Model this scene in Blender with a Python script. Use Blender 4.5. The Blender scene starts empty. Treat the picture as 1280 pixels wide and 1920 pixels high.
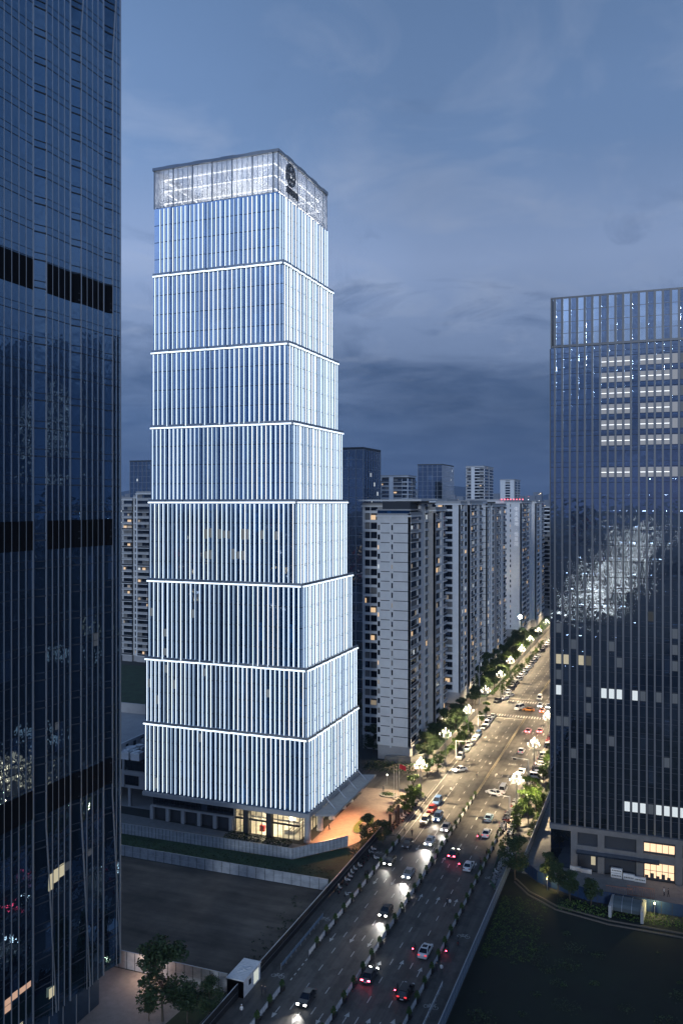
import bpy, math, random
from mathutils import Vector, Matrix
R = math.radians
sc = bpy.context.scene
col = sc.collection
random.seed(7)

# ------------------------------------------------------------------ camera, sky, sun, exposure
cam_d = bpy.data.cameras.new('camera')
cam = bpy.data.objects.new('camera', cam_d)
col.objects.link(cam)
cam.location = (0, 0, 80)
cam.rotation_euler = (R(90), 0, R(20.707))
cam_d.sensor_fit = 'VERTICAL'
cam_d.sensor_height = 36.0
cam_d.lens = 30.0
cam_d.shift_y = -18 / 1920.0
cam_d.clip_start = 0.5
cam_d.clip_end = 30000
sc.camera = cam
sc.view_settings.view_transform = 'Standard'
sc.view_settings.look = 'None'
sc.view_settings.exposure = 0.0
sc.view_settings.gamma = 1.0
sc.view_settings.use_curve_mapping = False
sc.cycles.use_denoising = True
sc.cycles.max_bounces = 6
sc.cycles.diffuse_bounces = 2
sc.cycles.glossy_bounces = 3
sc.cycles.transparent_max_bounces = 10
sc.cycles.sample_clamp_indirect = 3.0
sc.cycles.caustics_reflective = False
sc.cycles.caustics_refractive = False

def N(nt, t, **kw):
    n = nt.nodes.new(t)
    for k, v in kw.items():
        if k == 'ins':
            for i, val in v.items():
                if hasattr(val, 'is_output') and val.is_output:
                    nt.links.new(val, n.inputs[i])
                else:
                    n.inputs[i].default_value = val
        else:
            setattr(n, k, v)
    return n
def ramp(nt, fac, stops, interp='LINEAR'):
    n = nt.nodes.new('ShaderNodeValToRGB')
    n.color_ramp.interpolation = interp
    e = n.color_ramp.elements
    while len(e) < len(stops): e.new(0.5)
    for i, (p, c) in enumerate(stops):
        e[i].position = p
        e[i].color = (*c, 1) if len(c) == 3 else c
    nt.links.new(fac, n.inputs[0])
    return n.outputs[0]
def mth(nt, op, a, b=None, c=None, clamp=False):
    n = nt.nodes.new('ShaderNodeMath'); n.operation = op; n.use_clamp = clamp
    for i, v in enumerate((a, b, c)):
        if v is None: continue
        if hasattr(v, 'is_output'): nt.links.new(v, n.inputs[i])
        else: n.inputs[i].default_value = v
    return n.outputs[0]
def mixc(nt, fac, a, b, mode='MIX'):
    n = nt.nodes.new('ShaderNodeMix'); n.data_type = 'RGBA'; n.blend_type = mode
    for i, v in ((0, fac), (6, a), (7, b)):
        if hasattr(v, 'is_output'): nt.links.new(v, n.inputs[i])
        else: n.inputs[i].default_value = v if i == 0 else ((*v, 1) if len(v) == 3 else v)
    return n.outputs[2]
def srgb(r, g, b):
    f = lambda c: (c/255/12.92) if c/255 <= .04045 else ((c/255+.055)/1.055)**2.4
    return (f(r), f(g), f(b))

w = bpy.data.worlds.new('World'); sc.world = w; w.use_nodes = True
nt = w.node_tree; nt.nodes.clear()
tc = N(nt, 'ShaderNodeTexCoord').outputs['Generated']
sx = N(nt, 'ShaderNodeSeparateXYZ', ins={0: tc})
zz = sx.outputs[2]
base = ramp(nt, zz, [(0.0, srgb(78, 102, 140)), (0.06, srgb(86, 110, 148)), (0.13, srgb(112, 134, 172)), (0.27, srgb(139, 160, 198)),
                     (0.38, srgb(110, 139, 182)), (0.52, srgb(97, 126, 168)), (1.0, srgb(60, 92, 136))])
# sun has set behind the camera: that half of the sky is brighter
back = mth(nt, 'ADD', mth(nt, 'MULTIPLY', sx.outputs[0], 0.25), mth(nt, 'MULTIPLY', sx.outputs[1], -0.968))
bz = ramp(nt, zz, [(0.0, (.25,)*3), (.08, (.3,)*3), (.2, (.62,)*3), (.32, (.9,)*3), (.5, (.6,)*3), (.8, (.3,)*3)])
back = mth(nt, 'MULTIPLY_ADD', mth(nt, 'MULTIPLY', mth(nt, 'MULTIPLY', mth(nt, 'MAXIMUM', back, 0.0), bz), ramp(nt, N(nt, 'ShaderNodeTexNoise', ins={'Vector': tc, 'Scale': 5.5, 'Detail': 7.0, 'Roughness': .6}).outputs[0], [(.38, (.25,)*3), (.6, (1.25,)*3)])), 2.6, 1.0)
# brighter towards the left of the view
leftb = mth(nt, 'MULTIPLY_ADD', mth(nt, 'MAXIMUM', mth(nt, 'SUBTRACT', mth(nt, 'MULTIPLY', sx.outputs[0], -1.0), 0.25), 0.0), 0.95, 0.94)
# cloud layers, in direction space projected on a plane above the scene
den = mth(nt, 'ADD', mth(nt, 'MAXIMUM', zz, 0.0), 0.13)
cx = mth(nt, 'DIVIDE', sx.outputs[0], den); cy = mth(nt, 'DIVIDE', sx.outputs[1], den)
cv = N(nt, 'ShaderNodeCombineXYZ', ins={0: cx, 1: cy, 2: 0.37})
n1 = N(nt, 'ShaderNodeTexNoise', ins={'Vector': cv.outputs[0], 'Scale': 1.7, 'Detail': 11.0, 'Roughness': 0.62, 'Distortion': 0.5}).outputs[0]
n2 = N(nt, 'ShaderNodeTexNoise', ins={'Vector': cv.outputs[0], 'Scale': 0.55, 'Detail': 4.0, 'Roughness': 0.5}).outputs[0]
n3 = N(nt, 'ShaderNodeTexNoise', ins={'Vector': cv.outputs[0], 'Scale': 3.1, 'Detail': 8.0, 'Roughness': 0.6, 'Distortion': 0.6}).outputs[0]
lowband = ramp(nt, zz, [(0.0, (0.75,)*3), (0.09, (1,)*3), (0.14, (0.75,)*3), (0.19, (0.3,)*3), (0.28, (0,)*3)])
cm = ramp(nt, mth(nt, 'ADD', mth(nt, 'MULTIPLY', lowband, 0.50), mth(nt, 'SUBTRACT', n1, 0.21)), [(0.44, (0,)*3), (0.74, (1,)*3)])
colr = mixc(nt, mth(nt, 'MULTIPLY', cm, ramp(nt, n3, [(.36, (.62,)*3), (.62, (1,)*3)])), base, srgb(66, 92, 132))
puff = ramp(nt, mth(nt, 'ADD', n3, mth(nt, 'MULTIPLY', mth(nt, 'SUBTRACT', n2, 0.5), 0.7)), [(0.50, (0,)*3), (0.76, (1,)*3)])
mid = ramp(nt, zz, [(0.10, (0,)*3), (0.2, (1,)*3), (0.42, (0.6,)*3), (0.6, (0.35,)*3)])
colr = mixc(nt, mth(nt, 'MULTIPLY', mth(nt, 'MULTIPLY', puff, mid), 0.8), colr, srgb(152, 168, 198))
wisp = ramp(nt, N(nt, 'ShaderNodeTexNoise', ins={'Vector': cv.outputs[0], 'Scale': 2.3, 'Detail': 10.0, 'Roughness': .62, 'Distortion': .8}).outputs[0], [(.57, (0,)*3), (.70, (1,)*3)])
wz = ramp(nt, zz, [(.05, (0,)*3), (.15, (1,)*3), (.27, (.7,)*3), (.36, (0,)*3)])
colr = mixc(nt, mth(nt, 'MULTIPLY', mth(nt, 'MULTIPLY', wisp, wz), .75), colr, srgb(88, 112, 152))
n4 = ramp(nt, n2, [(0.35, (0.88,)*3), (0.66, (1.08,)*3)])
colr = mixc(nt, 1.0, colr, n4, 'MULTIPLY')
sky = N(nt, 'ShaderNodeTexSky', sky_type='NISHITA', sun_disc=False, sun_elevation=R(2), sun_rotation=R(165))
k = mth(nt, 'MULTIPLY', back, leftb)
vm = N(nt, 'ShaderNodeVectorMath', operation='SCALE', ins={0: colr, 3: k})
vs = N(nt, 'ShaderNodeVectorMath', operation='SCALE', ins={0: sky.outputs[0], 3: 0.004})
va = N(nt, 'ShaderNodeVectorMath', operation='ADD', ins={0: vm.outputs[0], 1: vs.outputs[0]})
bg = N(nt, 'ShaderNodeBackground', ins={'Color': va.outputs[0], 'Strength': 1.0})
nt.links.new(bg.outputs[0], N(nt, 'ShaderNodeOutputWorld').inputs[0])

sun_d = bpy.data.lights.new('sun', 'SUN'); sun_d.energy = 1.25; sun_d.angle = R(6); sun_d.color = (0.74, 0.85, 1.0)  # no direct sun after sunset; lamp added as blue afterglow fill
sun = bpy.data.objects.new('sun', sun_d); col.objects.link(sun)
sun.rotation_euler = Vector((-.2, .96, -.17)).to_track_quat('-Z', 'Y').to_euler()

# ------------------------------------------------------------------ mesh helpers
class MB:
    def __init__(s): s.v = []; s.f = []; s.m = []
    def quad(s, a, b, c, d, m=0):
        n = len(s.v); s.v += [a, b, c, d]; s.f.append((n, n+1, n+2, n+3)); s.m.append(m)
    def poly(s, pts, m=0):
        n = len(s.v); s.v += list(pts); s.f.append(tuple(range(n, n+len(pts)))); s.m.append(m)
    def box(s, x0, x1, y0, y1, z0, z1, m=0, bottom=True):
        n = len(s.v)
        s.v += [(x0,y0,z0),(x1,y0,z0),(x1,y1,z0),(x0,y1,z0),(x0,y0,z1),(x1,y0,z1),(x1,y1,z1),(x0,y1,z1)]
        fs = [(4,5,6,7),(0,1,5,4),(1,2,6,5),(2,3,7,6),(3,0,4,7)] + ([(3,2,1,0)] if bottom else [])
        for f in fs: s.f.append(tuple(n+i for i in f)); s.m.append(m)
    def prism(s, pts, z0, z1, m=0, mt=None):
        n = len(s.v); k = len(pts)
        s.v += [(x,y,z0) for x,y in pts] + [(x,y,z1) for x,y in pts]
        for i in range(k):
            j = (i+1) % k; s.f.append((n+i, n+j, n+k+j, n+k+i)); s.m.append(m)
        s.f.append(tuple(range(n+k, n+2*k))); s.m.append(m if mt is None else mt)
        s.f.append(tuple(range(n+k-1, n-1, -1))); s.m.append(m)
    def bar(s, p, q, w, h=None, m=0):
        h = h or w; p = Vector(p); q = Vector(q); d = (q-p).normalized()
        up = Vector((0,0,1)) if abs(d.z) < .95 else Vector((0,1,0))
        a = d.cross(up).normalized()*w/2; b = a.cross(d).normalized()*h/2
        n = len(s.v)
        s.v += [tuple(x) for x in (p-a-b, p+a-b, p+a+b, p-a+b, q-a-b, q+a-b, q+a+b, q-a+b)]
        for f in [(0,1,2,3),(7,6,5,4),(0,4,5,1),(1,5,6,2),(2,6,7,3),(3,7,4,0)]: s.f.append(tuple(n+i for i in f)); s.m.append(m)
    def tube(s, pts, rads, k=8, m=0, cap=True):
        n0 = len(s.v); pts = [Vector(p) for p in pts]
        for i, p in enumerate(pts):
            d = (pts[min(i+1, len(pts)-1)] - pts[max(i-1, 0)]).normalized()
            up = Vector((0,0,1)) if abs(d.z) < .9 else Vector((1,0,0))
            a = d.cross(up).normalized(); b = d.cross(a).normalized()
            for j in range(k):
                t = 2*math.pi*j/k; s.v.append(tuple(p + (a*math.cos(t) + b*math.sin(t))*rads[i]))
        for i in range(len(pts)-1):
            for j in range(k):
                s.f.append((n0+i*k+j, n0+i*k+(j+1)%k, n0+(i+1)*k+(j+1)%k, n0+(i+1)*k+j)); s.m.append(m)
        if cap:
            s.f.append(tuple(n0+j for j in range(k))); s.m.append(m)
            n1 = n0+(len(pts)-1)*k; s.f.append(tuple(n1+j for j in reversed(range(k)))); s.m.append(m)
    def lathe(s, c, prof, k=10, m=0):
        s.tube([(c[0], c[1], c[2]+z) for r, z in prof], [r for r, z in prof], k, m)
    def mesh(s, name, mats):
        me = bpy.data.meshes.new(name); me.from_pydata(s.v, [], s.f)
        for q in (mats if isinstance(mats, (list, tuple)) else [mats]): me.materials.append(q)
        if any(s.m): me.polygons.foreach_set('material_index', s.m)
        me.update(); return me
    def build(s, name, mats, parent=None, **kw):
        o = bpy.data.objects.new(name, s.mesh(name, mats)); col.objects.link(o)
        if parent is not None: o.parent = parent
        for k, v in kw.items(): o[k] = v
        return o

def thing(name, label, cat, loc=(0,0,0), rz=0, group=None):
    o = bpy.data.objects.new(name, None); col.objects.link(o)
    o.empty_display_size = .3; o.location = loc; o.rotation_euler = (0,0,rz)
    o['label'] = label; o['category'] = cat
    if group: o['group'] = group
    return o
def tag(o, label, cat, group=None, kind=None):
    o['label'] = label; o['category'] = cat
    if group: o['group'] = group
    if kind: o['kind'] = kind
    return o
def struct(mb, name, mats):
    o = mb.build(name, mats); o['kind'] = 'structure'; return o
def dup(root, loc, rz=0, label=None, group=None, scale=None, kids=None):
    ch = list(root.children) if kids is None else kids
    r = root.copy(); col.objects.link(r); r.location = loc; r.rotation_euler = (0,0,rz)
    if scale is not None: r.scale = (scale,)*3 if not hasattr(scale, '__len__') else scale
    if label: r['label'] = label
    if group: r['group'] = group
    for c0 in ch:
        c = c0.copy(); col.objects.link(c); c.parent = r
        for d0 in c0.children:
            d = d0.copy(); col.objects.link(d); d.parent = c
    return r
ORD = ['first','second','third','fourth','fifth','sixth','seventh','eighth','ninth','tenth','eleventh','twelfth','thirteenth','fourteenth','fifteenth','sixteenth','seventeenth','eighteenth','nineteenth','twentieth','twenty-first','twenty-second','twenty-third','twenty-fourth','twenty-fifth','twenty-sixth','twenty-seventh','twenty-eighth','twenty-ninth','thirtieth']
CS, SN = 0.9354, 0.3536
def at(px, py, z=0.0):
    """ground point seen at a photograph pixel (survey of the place)"""
    Y = 1600*(80-z)/(py-942); X = (px-640)/1600*Y
    return (CS*X - SN*Y, SN*X + CS*Y)

# ------------------------------------------------------------------ materials
def newmat(name):
    m = bpy.data.materials.new(name); m.use_nodes = True
    nt = m.node_tree; b = nt.nodes['Principled BSDF']; return m, nt, b
def pmat(name, c, rough=.7, metal=0.0, var=0.0, scale=1.0, spec=None, detail=4.0, bump=0.0):
    m, nt, b = newmat(name)
    b.inputs['Roughness'].default_value = rough; b.inputs['Metallic'].default_value = metal
    if spec is not None: b.inputs['Specular IOR Level'].default_value = spec
    b.inputs['Base Color'].default_value = (*c, 1)
    if var:
        t = N(nt, 'ShaderNodeTexCoord').outputs['Object']
        n = N(nt, 'ShaderNodeTexNoise', ins={'Vector': t, 'Scale': scale, 'Detail': detail, 'Roughness': .65}).outputs[0]
        f = ramp(nt, n, [(.3, (1-var,)*3), (.7, (1+var,)*3)])
        nt.links.new(mixc(nt, 1.0, c, f, 'MULTIPLY'), b.inputs['Base Color'])
        if bump:
            bn = N(nt, 'ShaderNodeBump', ins={'Height': n, 'Strength': bump, 'Distance': .1})
            nt.links.new(bn.outputs[0], b.inputs['Normal'])
    return m
def emat(name, c, s, base=(.5,.5,.5)):
    m, nt, b = newmat(name)
    b.inputs['Base Color'].default_value = (*base, 1)
    b.inputs['Emission Color'].default_value = (*c, 1); b.inputs['Emission Strength'].default_value = s
    return m
def glassmat(name, dark, tint, f0, f1, cell=(1.5, 1.5, 3.6), wav=.02, var=.5, rough=.03, pow_=3.0, wscale=.35):
    """curtain wall glass: dark body + mirror coat, each pane a little different and a little warped"""
    m, nt, b = newmat(name); nt.nodes.remove(b)
    out = nt.nodes['Material Output']
    t = N(nt, 'ShaderNodeTexCoord').outputs['Object']
    dv = N(nt, 'ShaderNodeVectorMath', operation='DIVIDE', ins={0: t, 1: cell})
    fl = N(nt, 'ShaderNodeVectorMath', operation='FLOOR', ins={0: dv.outputs[0]})
    wn = N(nt, 'ShaderNodeTexWhiteNoise', ins={'Vector': fl.outputs[0]})
    r1 = wn.outputs['Value']
    f = ramp(nt, r1, [(0, (1-var,)*3), (.7, (1,)*3), (.94, (1,)*3), (.95, (1+2.5*var,)*3), (1, (1+5*var,)*3)])
    dcol = mixc(nt, 1.0, dark, f, 'MULTIPLY')
    off = N(nt, 'ShaderNodeVectorMath', operation='SCALE', ins={0: wn.outputs['Color'], 3: 5.0})
    ad = N(nt, 'ShaderNodeVectorMath', operation='ADD', ins={0: t, 1: off.outputs[0]})
    ns = N(nt, 'ShaderNodeTexNoise', ins={'Vector': ad.outputs[0], 'Scale': wscale, 'Detail': 2.0})
    bp = N(nt, 'ShaderNodeBump', ins={'Height': ns.outputs[0], 'Strength': 1.0, 'Distance': wav})
    lw = N(nt, 'ShaderNodeLayerWeight', ins={'Blend': .5})
    fc = mth(nt, 'POWER', lw.outputs['Facing'], pow_)
    fac = mth(nt, 'MULTIPLY_ADD', fc, f1-f0, f0)
    d = N(nt, 'ShaderNodeBsdfDiffuse', ins={'Color': dcol})
    g = N(nt, 'ShaderNodeBsdfGlossy', ins={'Color': (*tint, 1), 'Roughness': rough, 'Normal': bp.outputs[0]})
    mx = N(nt, 'ShaderNodeMixShader', ins={0: fac, 1: d.outputs[0], 2: g.outputs[0]})
    nt.links.new(mx.outputs[0], out.inputs[0]); return m
def clearglass(name, tr=.7, tint=(.8,.9,1.0), body=(.4,.45,.5), bodyf=0.15, rough=.03):
    m, nt, b = newmat(name); nt.nodes.remove(b); out = nt.nodes['Material Output']
    a = N(nt, 'ShaderNodeBsdfTransparent', ins={'Color': (*tint, 1)})
    g = N(nt, 'ShaderNodeBsdfGlossy', ins={'Color': (.8,.9,1,1), 'Roughness': rough})
    d = N(nt, 'ShaderNodeBsdfDiffuse', ins={'Color': (*body, 1)})
    t2 = N(nt, 'ShaderNodeBsdfTranslucent', ins={'Color': (*body, 1)})
    dd = N(nt, 'ShaderNodeMixShader', ins={0: .5, 1: d.outputs[0], 2: t2.outputs[0]})
    m1 = N(nt, 'ShaderNodeMixShader', ins={0: bodyf/(1-tr+1e-6) if tr < 1 else 0, 1: g.outputs[0], 2: dd.outputs[0]})
    m2 = N(nt, 'ShaderNodeMixShader', ins={0: 1-tr, 1: a.outputs[0], 2: m1.outputs[0]})
    nt.links.new(m2.outputs[0], out.inputs[0]); return m
def two_scale(m, sc2, lo, hi, stops=(.35,.65)):
    """multiply a material's colour by a second, stretched stain pattern"""
    nt = m.node_tree; b = nt.nodes['Principled BSDF']; src = b.inputs['Base Color'].links[0].from_socket
    t = N(nt, 'ShaderNodeTexCoord').outputs['Object']; mp = N(nt, 'ShaderNodeMapping', ins={'Vector': t, 'Scale': sc2})
    n = N(nt, 'ShaderNodeTexNoise', ins={'Vector': mp.outputs[0], 'Scale': 1.0, 'Detail': 6.0, 'Roughness': .6})
    nt.links.new(mixc(nt, 1.0, src, ramp(nt, n.outputs[0], [(stops[0], (lo,)*3), (stops[1], (hi,)*3)]), 'MULTIPLY'), b.inputs['Base Color'])

M = {}
M['ground'] = pmat('ground_soil', (.028,.030,.028), .95, var=.35, scale=.05, detail=8)
M['dirt'] = pmat('bare_dirt', (.10,.080,.062), .95, var=.28, scale=.12, detail=9, bump=.3)
M['grass'] = pmat('grass_turf', (.016,.040,.016), .95, var=.5, scale=.25, detail=9, bump=.6)
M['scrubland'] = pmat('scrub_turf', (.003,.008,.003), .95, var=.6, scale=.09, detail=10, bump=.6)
M['asphalt'] = pmat('asphalt', (.068,.063,.058), .62, var=.22, scale=.28, detail=10, spec=.35)
two_scale(M['asphalt'], (.9,.012,1), .72, 1.25); two_scale(M['asphalt'], (.35,.22,1), .75, 1.12, (.42,.5))
two_scale(M['dirt'], (.05,.35,1), .7, 1.25); two_scale(M['dirt'], (.03,.03,1), .7, 1.3)
M['pave'] = pmat('stone_paving', (.19,.185,.18), .7, var=.18, scale=.8, detail=8)
M['pave_pink'] = pmat('granite_paving', (.185,.145,.122), .6, var=.2, scale=.9, detail=8)
M['concrete'] = pmat('concrete', (.33,.33,.33), .8, var=.12, scale=.6)
M['street_pave'] = pmat('street_paving', (.088,.082,.076), .75, var=.2, scale=1.1, detail=8)
M['base_stone'] = pmat('dark_base_stone', (.13,.13,.135), .7, var=.15, scale=.7)
M['lamp_metal'] = pmat('lamp_metal', (.24,.24,.23), .5)
M['kerb'] = pmat('kerb_stone', (.17,.165,.155), .8, var=.1, scale=2)
M['paint'] = pmat('road_paint', (.42,.42,.40), .6, var=.4, scale=2.5)
M['yellow_paint'] = pmat('yellow_paint', (.55,.40,.10), .6, var=.25, scale=2.5)
M['white'] = pmat('white_panel', (.62,.63,.64), .55, var=.1, scale=1.2)
M['metal'] = pmat('grey_metal', (.30,.32,.35), .4, .6)
M['darkmetal'] = pmat('dark_metal', (.05,.055,.06), .45, .4)
M['alu'] = pmat('aluminium', (.42,.44,.47), .38, .7)
M['louvre'] = pmat('louvre_black', (.004,.004,.005), .8, spec=.1)
M['black'] = pmat('black_plastic', (.015,.015,.017), .5)
M['wallA'] = pmat('pale_render', (.60,.61,.62), .85, var=.07, scale=.35)
M['wallB'] = pmat('grey_render', (.32,.32,.325), .85, var=.10, scale=.35)
M['wallW'] = pmat('white_render', (.68,.68,.685), .85, var=.07, scale=.3)
M['line'] = pmat('dark_groove', (.03,.035,.045), .8)
M['void'] = pmat('dark_recess', (.045,.047,.052), .8)
M['win'] = glassmat('flat_window_glass', (.012,.016,.024), (.7,.8,.95), .10, .7, cell=(1.7,1.7,3.0), var=.8)
M['lit_warm'] = emat('lit_window_warm', (1.0,.66,.34), .8, (.2,.2,.2))
M['lit_cool'] = emat('lit_window_cool', (.85,.93,1.0), .55, (.2,.2,.2))
M['tower_glass'] = glassmat('tower_curtain_glass', (.011,.046,.112), (.62,.77,1.0), .44, .82, cell=(1.32,1.32,4.3), var=.35, wav=.012, pow_=3)
M['dusk_glass'] = glassmat('blue_curtain_glass', (.008,.014,.026), (.36,.58,.84), .28, .72, cell=(1.7,1.7,4.0), var=.6, wav=.05, pow_=2.2, wscale=.5)
M['office_glass'] = glassmat('office_curtain_glass', (.008,.011,.017), (.62,.75,.95), .40, .85, cell=(1.583,1.583,3.4), var=.6, wav=.03, wscale=.4)
M['far_glass'] = glassmat('far_curtain_glass', (.02,.03,.045), (.55,.65,.82), .35, .85, cell=(2.6,2.6,3.8), var=.6, wav=.03)
M['led'] = emat('white_light_strip', (.76,.89,1.0), 1.75, (.8,.8,.8))
M['led_mid'] = emat('white_light_strip_mid', (.70,.86,1.0), 1.45, (.8,.8,.8))
M['led_dim'] = emat('white_light_strip_dim', (.62,.81,1.0), .9, (.8,.8,.8))
M['led_soft'] = emat('cove_light_strip', (.93,.95,1.0), 2.2, (.8,.8,.8))
M['fin'] = pmat('fin_aluminium', (.55,.58,.62), .4, .3)
M['crown_glass'] = clearglass('crown_screen_glass', .36, (.95,.97,1.0), (.80,.82,.86), .63, .3)
M['shop_glass'] = clearglass('shopfront_glass', .86, (.97,.97,.95), (.4,.4,.4), .02)
M['orange_lamp'] = emat('orange_downlight', (1.0,.55,.22), 12)
M['warm_ceiling'] = emat('lobby_ceiling_light', (1.0,.86,.58), 1.6)
M['lamp_glow'] = emat('lamp_bulb', (1.0,.93,.76), 3.2)
M['marble'] = pmat('lobby_stone', (.62,.58,.50), .35, var=.1, scale=.8)
M['red'] = pmat('red_panel', (.45,.02,.03), .5)
M['bluehoard'] = pmat('blue_hoarding', (.012,.034,.085), .5, var=.15, scale=1.0)
M['fencegrey'] = pmat('hoarding_grey', (.30,.32,.345), .6, var=.24, scale=.7)
M['fenceblue'] = pmat('mesh_fence_blue', (.14,.20,.27), .6, var=.1, scale=.7)
M['hills'] = pmat('hill_forest', (.045,.07,.11), 1.0, var=.15, scale=.002)  # blue of the distance haze put into the hills' base colour
M['bark'] = pmat('bark', (.07,.055,.04), .9)
def leafmat(name, c1, c2):
    m, nt, b = newmat(name)
    b.inputs['Roughness'].default_value = .6; b.inputs['Specular IOR Level'].default_value = .25
    t = N(nt, 'ShaderNodeTexCoord').outputs['Object']
    n = N(nt, 'ShaderNodeTexNoise', ins={'Vector': t, 'Scale': .9, 'Detail': 3.0}).outputs[0]
    oi = N(nt, 'ShaderNodeObjectInfo').outputs['Random']
    f = mth(nt, 'ADD', mth(nt, 'MULTIPLY', mth(nt, 'SUBTRACT', n, .5), 2.2), mth(nt, 'MULTIPLY_ADD', oi, .6, .2), clamp=True)
    nt.links.new(mixc(nt, f, c1, c2), b.inputs['Base Color']); return m
M['leaf'] = leafmat('street_tree_leaves', (.028,.062,.010), (.065,.11,.014))
M['leafdark'] = leafmat('dark_tree_leaves', (.018,.034,.014), (.04,.066,.026))
M['hedge'] = leafmat('hedge_leaves', (.03,.065,.015), (.07,.115,.025))

# ------------------------------------------------------------------ ground, road and paving
def sheet(name, pts, z, mat):
    mb = MB(); mb.poly([(x, y, z) for x, y in pts]); return struct(mb, name, mat)
def slab(name, pts, z, mat):
    mb = MB(); mb.prism(pts, -.05, z, 0); return struct(mb, name, mat)
sheet('ground', [(-9000,-9000),(9000,-9000),(9000,9000),(-9000,9000)], 0, M['ground'])
sheet('road', [(-64.4,60),(-31.6,60),(-31.6,1500),(-64.4,1500)], .012, M['asphalt'])
sheet('side_road', [(-190,322),(-64.4,322),(-64.4,347),(-190,347)], .012, M['asphalt'])
sheet('cross_road', [(-31.6,322),(200,322),(200,347),(-31.6,347)], .012, M['asphalt'])
sheet('dirt_lot', [(-190,124.2),(-64.6,124.2),(-64.6,163),(-190,163)], .012, M['dirt'])
sheet('lawn_strip', [(-190,163.3),(-64.6,163.3),(-64.6,178),(-68.6,186),(-77.8,174.8),(-190,174)], .012, M['grass'])
sheet('back_lawn', [(-330,236),(-128,236),(-128,356),(-330,356)], .012, M['grass'])
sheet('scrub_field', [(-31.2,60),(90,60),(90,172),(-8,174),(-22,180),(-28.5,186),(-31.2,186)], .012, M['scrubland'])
sheet('tower_yard', [(-190,174.3),(-77.8,175.1),(-77.8,183),(-190,188)], .02, M['pave'])
sheet('office_forecourt', [(-22,181.2),(-14,178.2),(60,177.6),(60,192),(-23,192)], .02, M['pave'])
slab('service_lane', [(-28.8,186),(-23.4,186),(-23.4,322),(-28.8,322)], .03, M['pave'])
slab('plaza', [(-77.8,175.2),(-68.7,186.2),(-64.6,196),(-64.6,250),(-80,250),(-80,222),(-77.8,222)], .05, M['pave_pink'])
slab('plaza_drive', [(-110,222),(-64.6,228),(-64.6,246),(-110,238)], .07, M['asphalt'])
slab('left_pavement', [(-64.4,196),(-60.6,196),(-60.6,236),(-64.4,236)], .12, M['street_pave'])
slab('left_pavement_far', [(-66,248),(-61.5,248),(-61.5,320),(-66,320)], .12, M['street_pave'])
slab('left_pavement_beyond', [(-68,349),(-62,349),(-62,900),(-68,900)], .12, M['street_pave'])
slab('right_pavement', [(-36.2,206),(-29,206),(-29,320),(-36.2,320)], .12, M['street_pave'])
slab('office_plaza', [(-110,70),(-66.5,70),(-66.5,123.6),(-110,123.6)], .03, M['pave'])
slab('garden', [(-73,250),(-66.2,250),(-66.2,320),(-73,320)], .14, M['grass'])
slab('garden_beyond', [(-78,349),(-68.2,349),(-68.2,900),(-78,900)], .14, M['grass'])
sheet('near_garden', [(-73,96),(-66.6,96),(-66.6,123.4),(-70.5,123.4)], .05, M['grass'])
slab('estate_garden', [(-128,238),(-84,238),(-76,250),(-76,320),(-128,320)], .05, M['ground'])

mk = MB(); ZP = .018
def dash(x, y, w=.15, l=2.0, m=0, z=ZP): mk.quad((x-w/2,y-l/2,z),(x+w/2,y-l/2,z),(x+w/2,y+l/2,z),(x-w/2,y+l/2,z), m)
def arrow(x, y, s, L=3.2):
    a = .16; t = y + s*L/2; h = t - s*1.3
    mk.poly([(x-a/2,y-s*L/2,ZP),(x+a/2,y-s*L/2,ZP),(x+a/2,h,ZP),(x-a/2,h,ZP)][::s])
    mk.poly([(x-.42,h,ZP),(x+.42,h,ZP),(x,t,ZP)][::s])
for y in range(70, 320, 6):
    if 226 < y < 246: pass
    for x in (-55.2, -51.6, -44.4, -40.8): dash(x, y, .15, 2.0)
for y in range(352, 900, 6):
    for x in (-55.2, -51.6, -44.4, -40.8): dash(x, y, .16, 2.4)
for y in (122, 147, 172, 192, 262, 290):
    for x in (-57, -53.4, -49.9): arrow(x, y+random.uniform(-1,1), -1)
for y in (124, 141, 168, 186, 250, 276, 300):
    for x in (-46.2, -42.6, -39.0): arrow(x, y+random.uniform(-1,1), 1)
for x, y0, y1 in ((-58.4,192,236),(-59.9,196,318),(-36.6,206,318),(-61.2,352,800),(-36.6,352,800),(-55.2,192,236),(-51.6,192,215)):
    dash(x, (y0+y1)/2, .15, y1-y0, 0, ZP+.002)
for y in (321.5, 345.5):
    x = -59.0
    while x < -36: dash(x, y, .38, 3.2); x += 1.0
for y in (317.5, 350.5): mk.quad((-59,y-.2,ZP),(-48.5,y-.2,ZP),(-48.5,y+.2,ZP),(-59,y+.2,ZP))
for y in (131,132.6,134.2,135.8,137.4): dash(-58.5, y, .2, .8)
def ring(x, y, r, z=ZP+.004, w=.09, k=14):
    for i in range(k):
        a, b = 2*math.pi*i/k, 2*math.pi*(i+1)/k
        mk.quad(*[(x+q*math.cos(t), y+q*math.sin(t), z) for q, t in ((r,a),(r,b),(r-w,b),(r-w,a))])
def stroke(p, q, wd=.09, z=ZP+.006):
    dx, dy = q[0]-p[0], q[1]-p[1]; l = math.hypot(dx, dy); nx, ny = -dy/l*wd/2, dx/l*wd/2
    mk.quad((p[0]+nx,p[1]+ny,z),(p[0]-nx,p[1]-ny,z),(q[0]-nx,q[1]-ny,z),(q[0]+nx,q[1]+ny,z))
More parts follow.
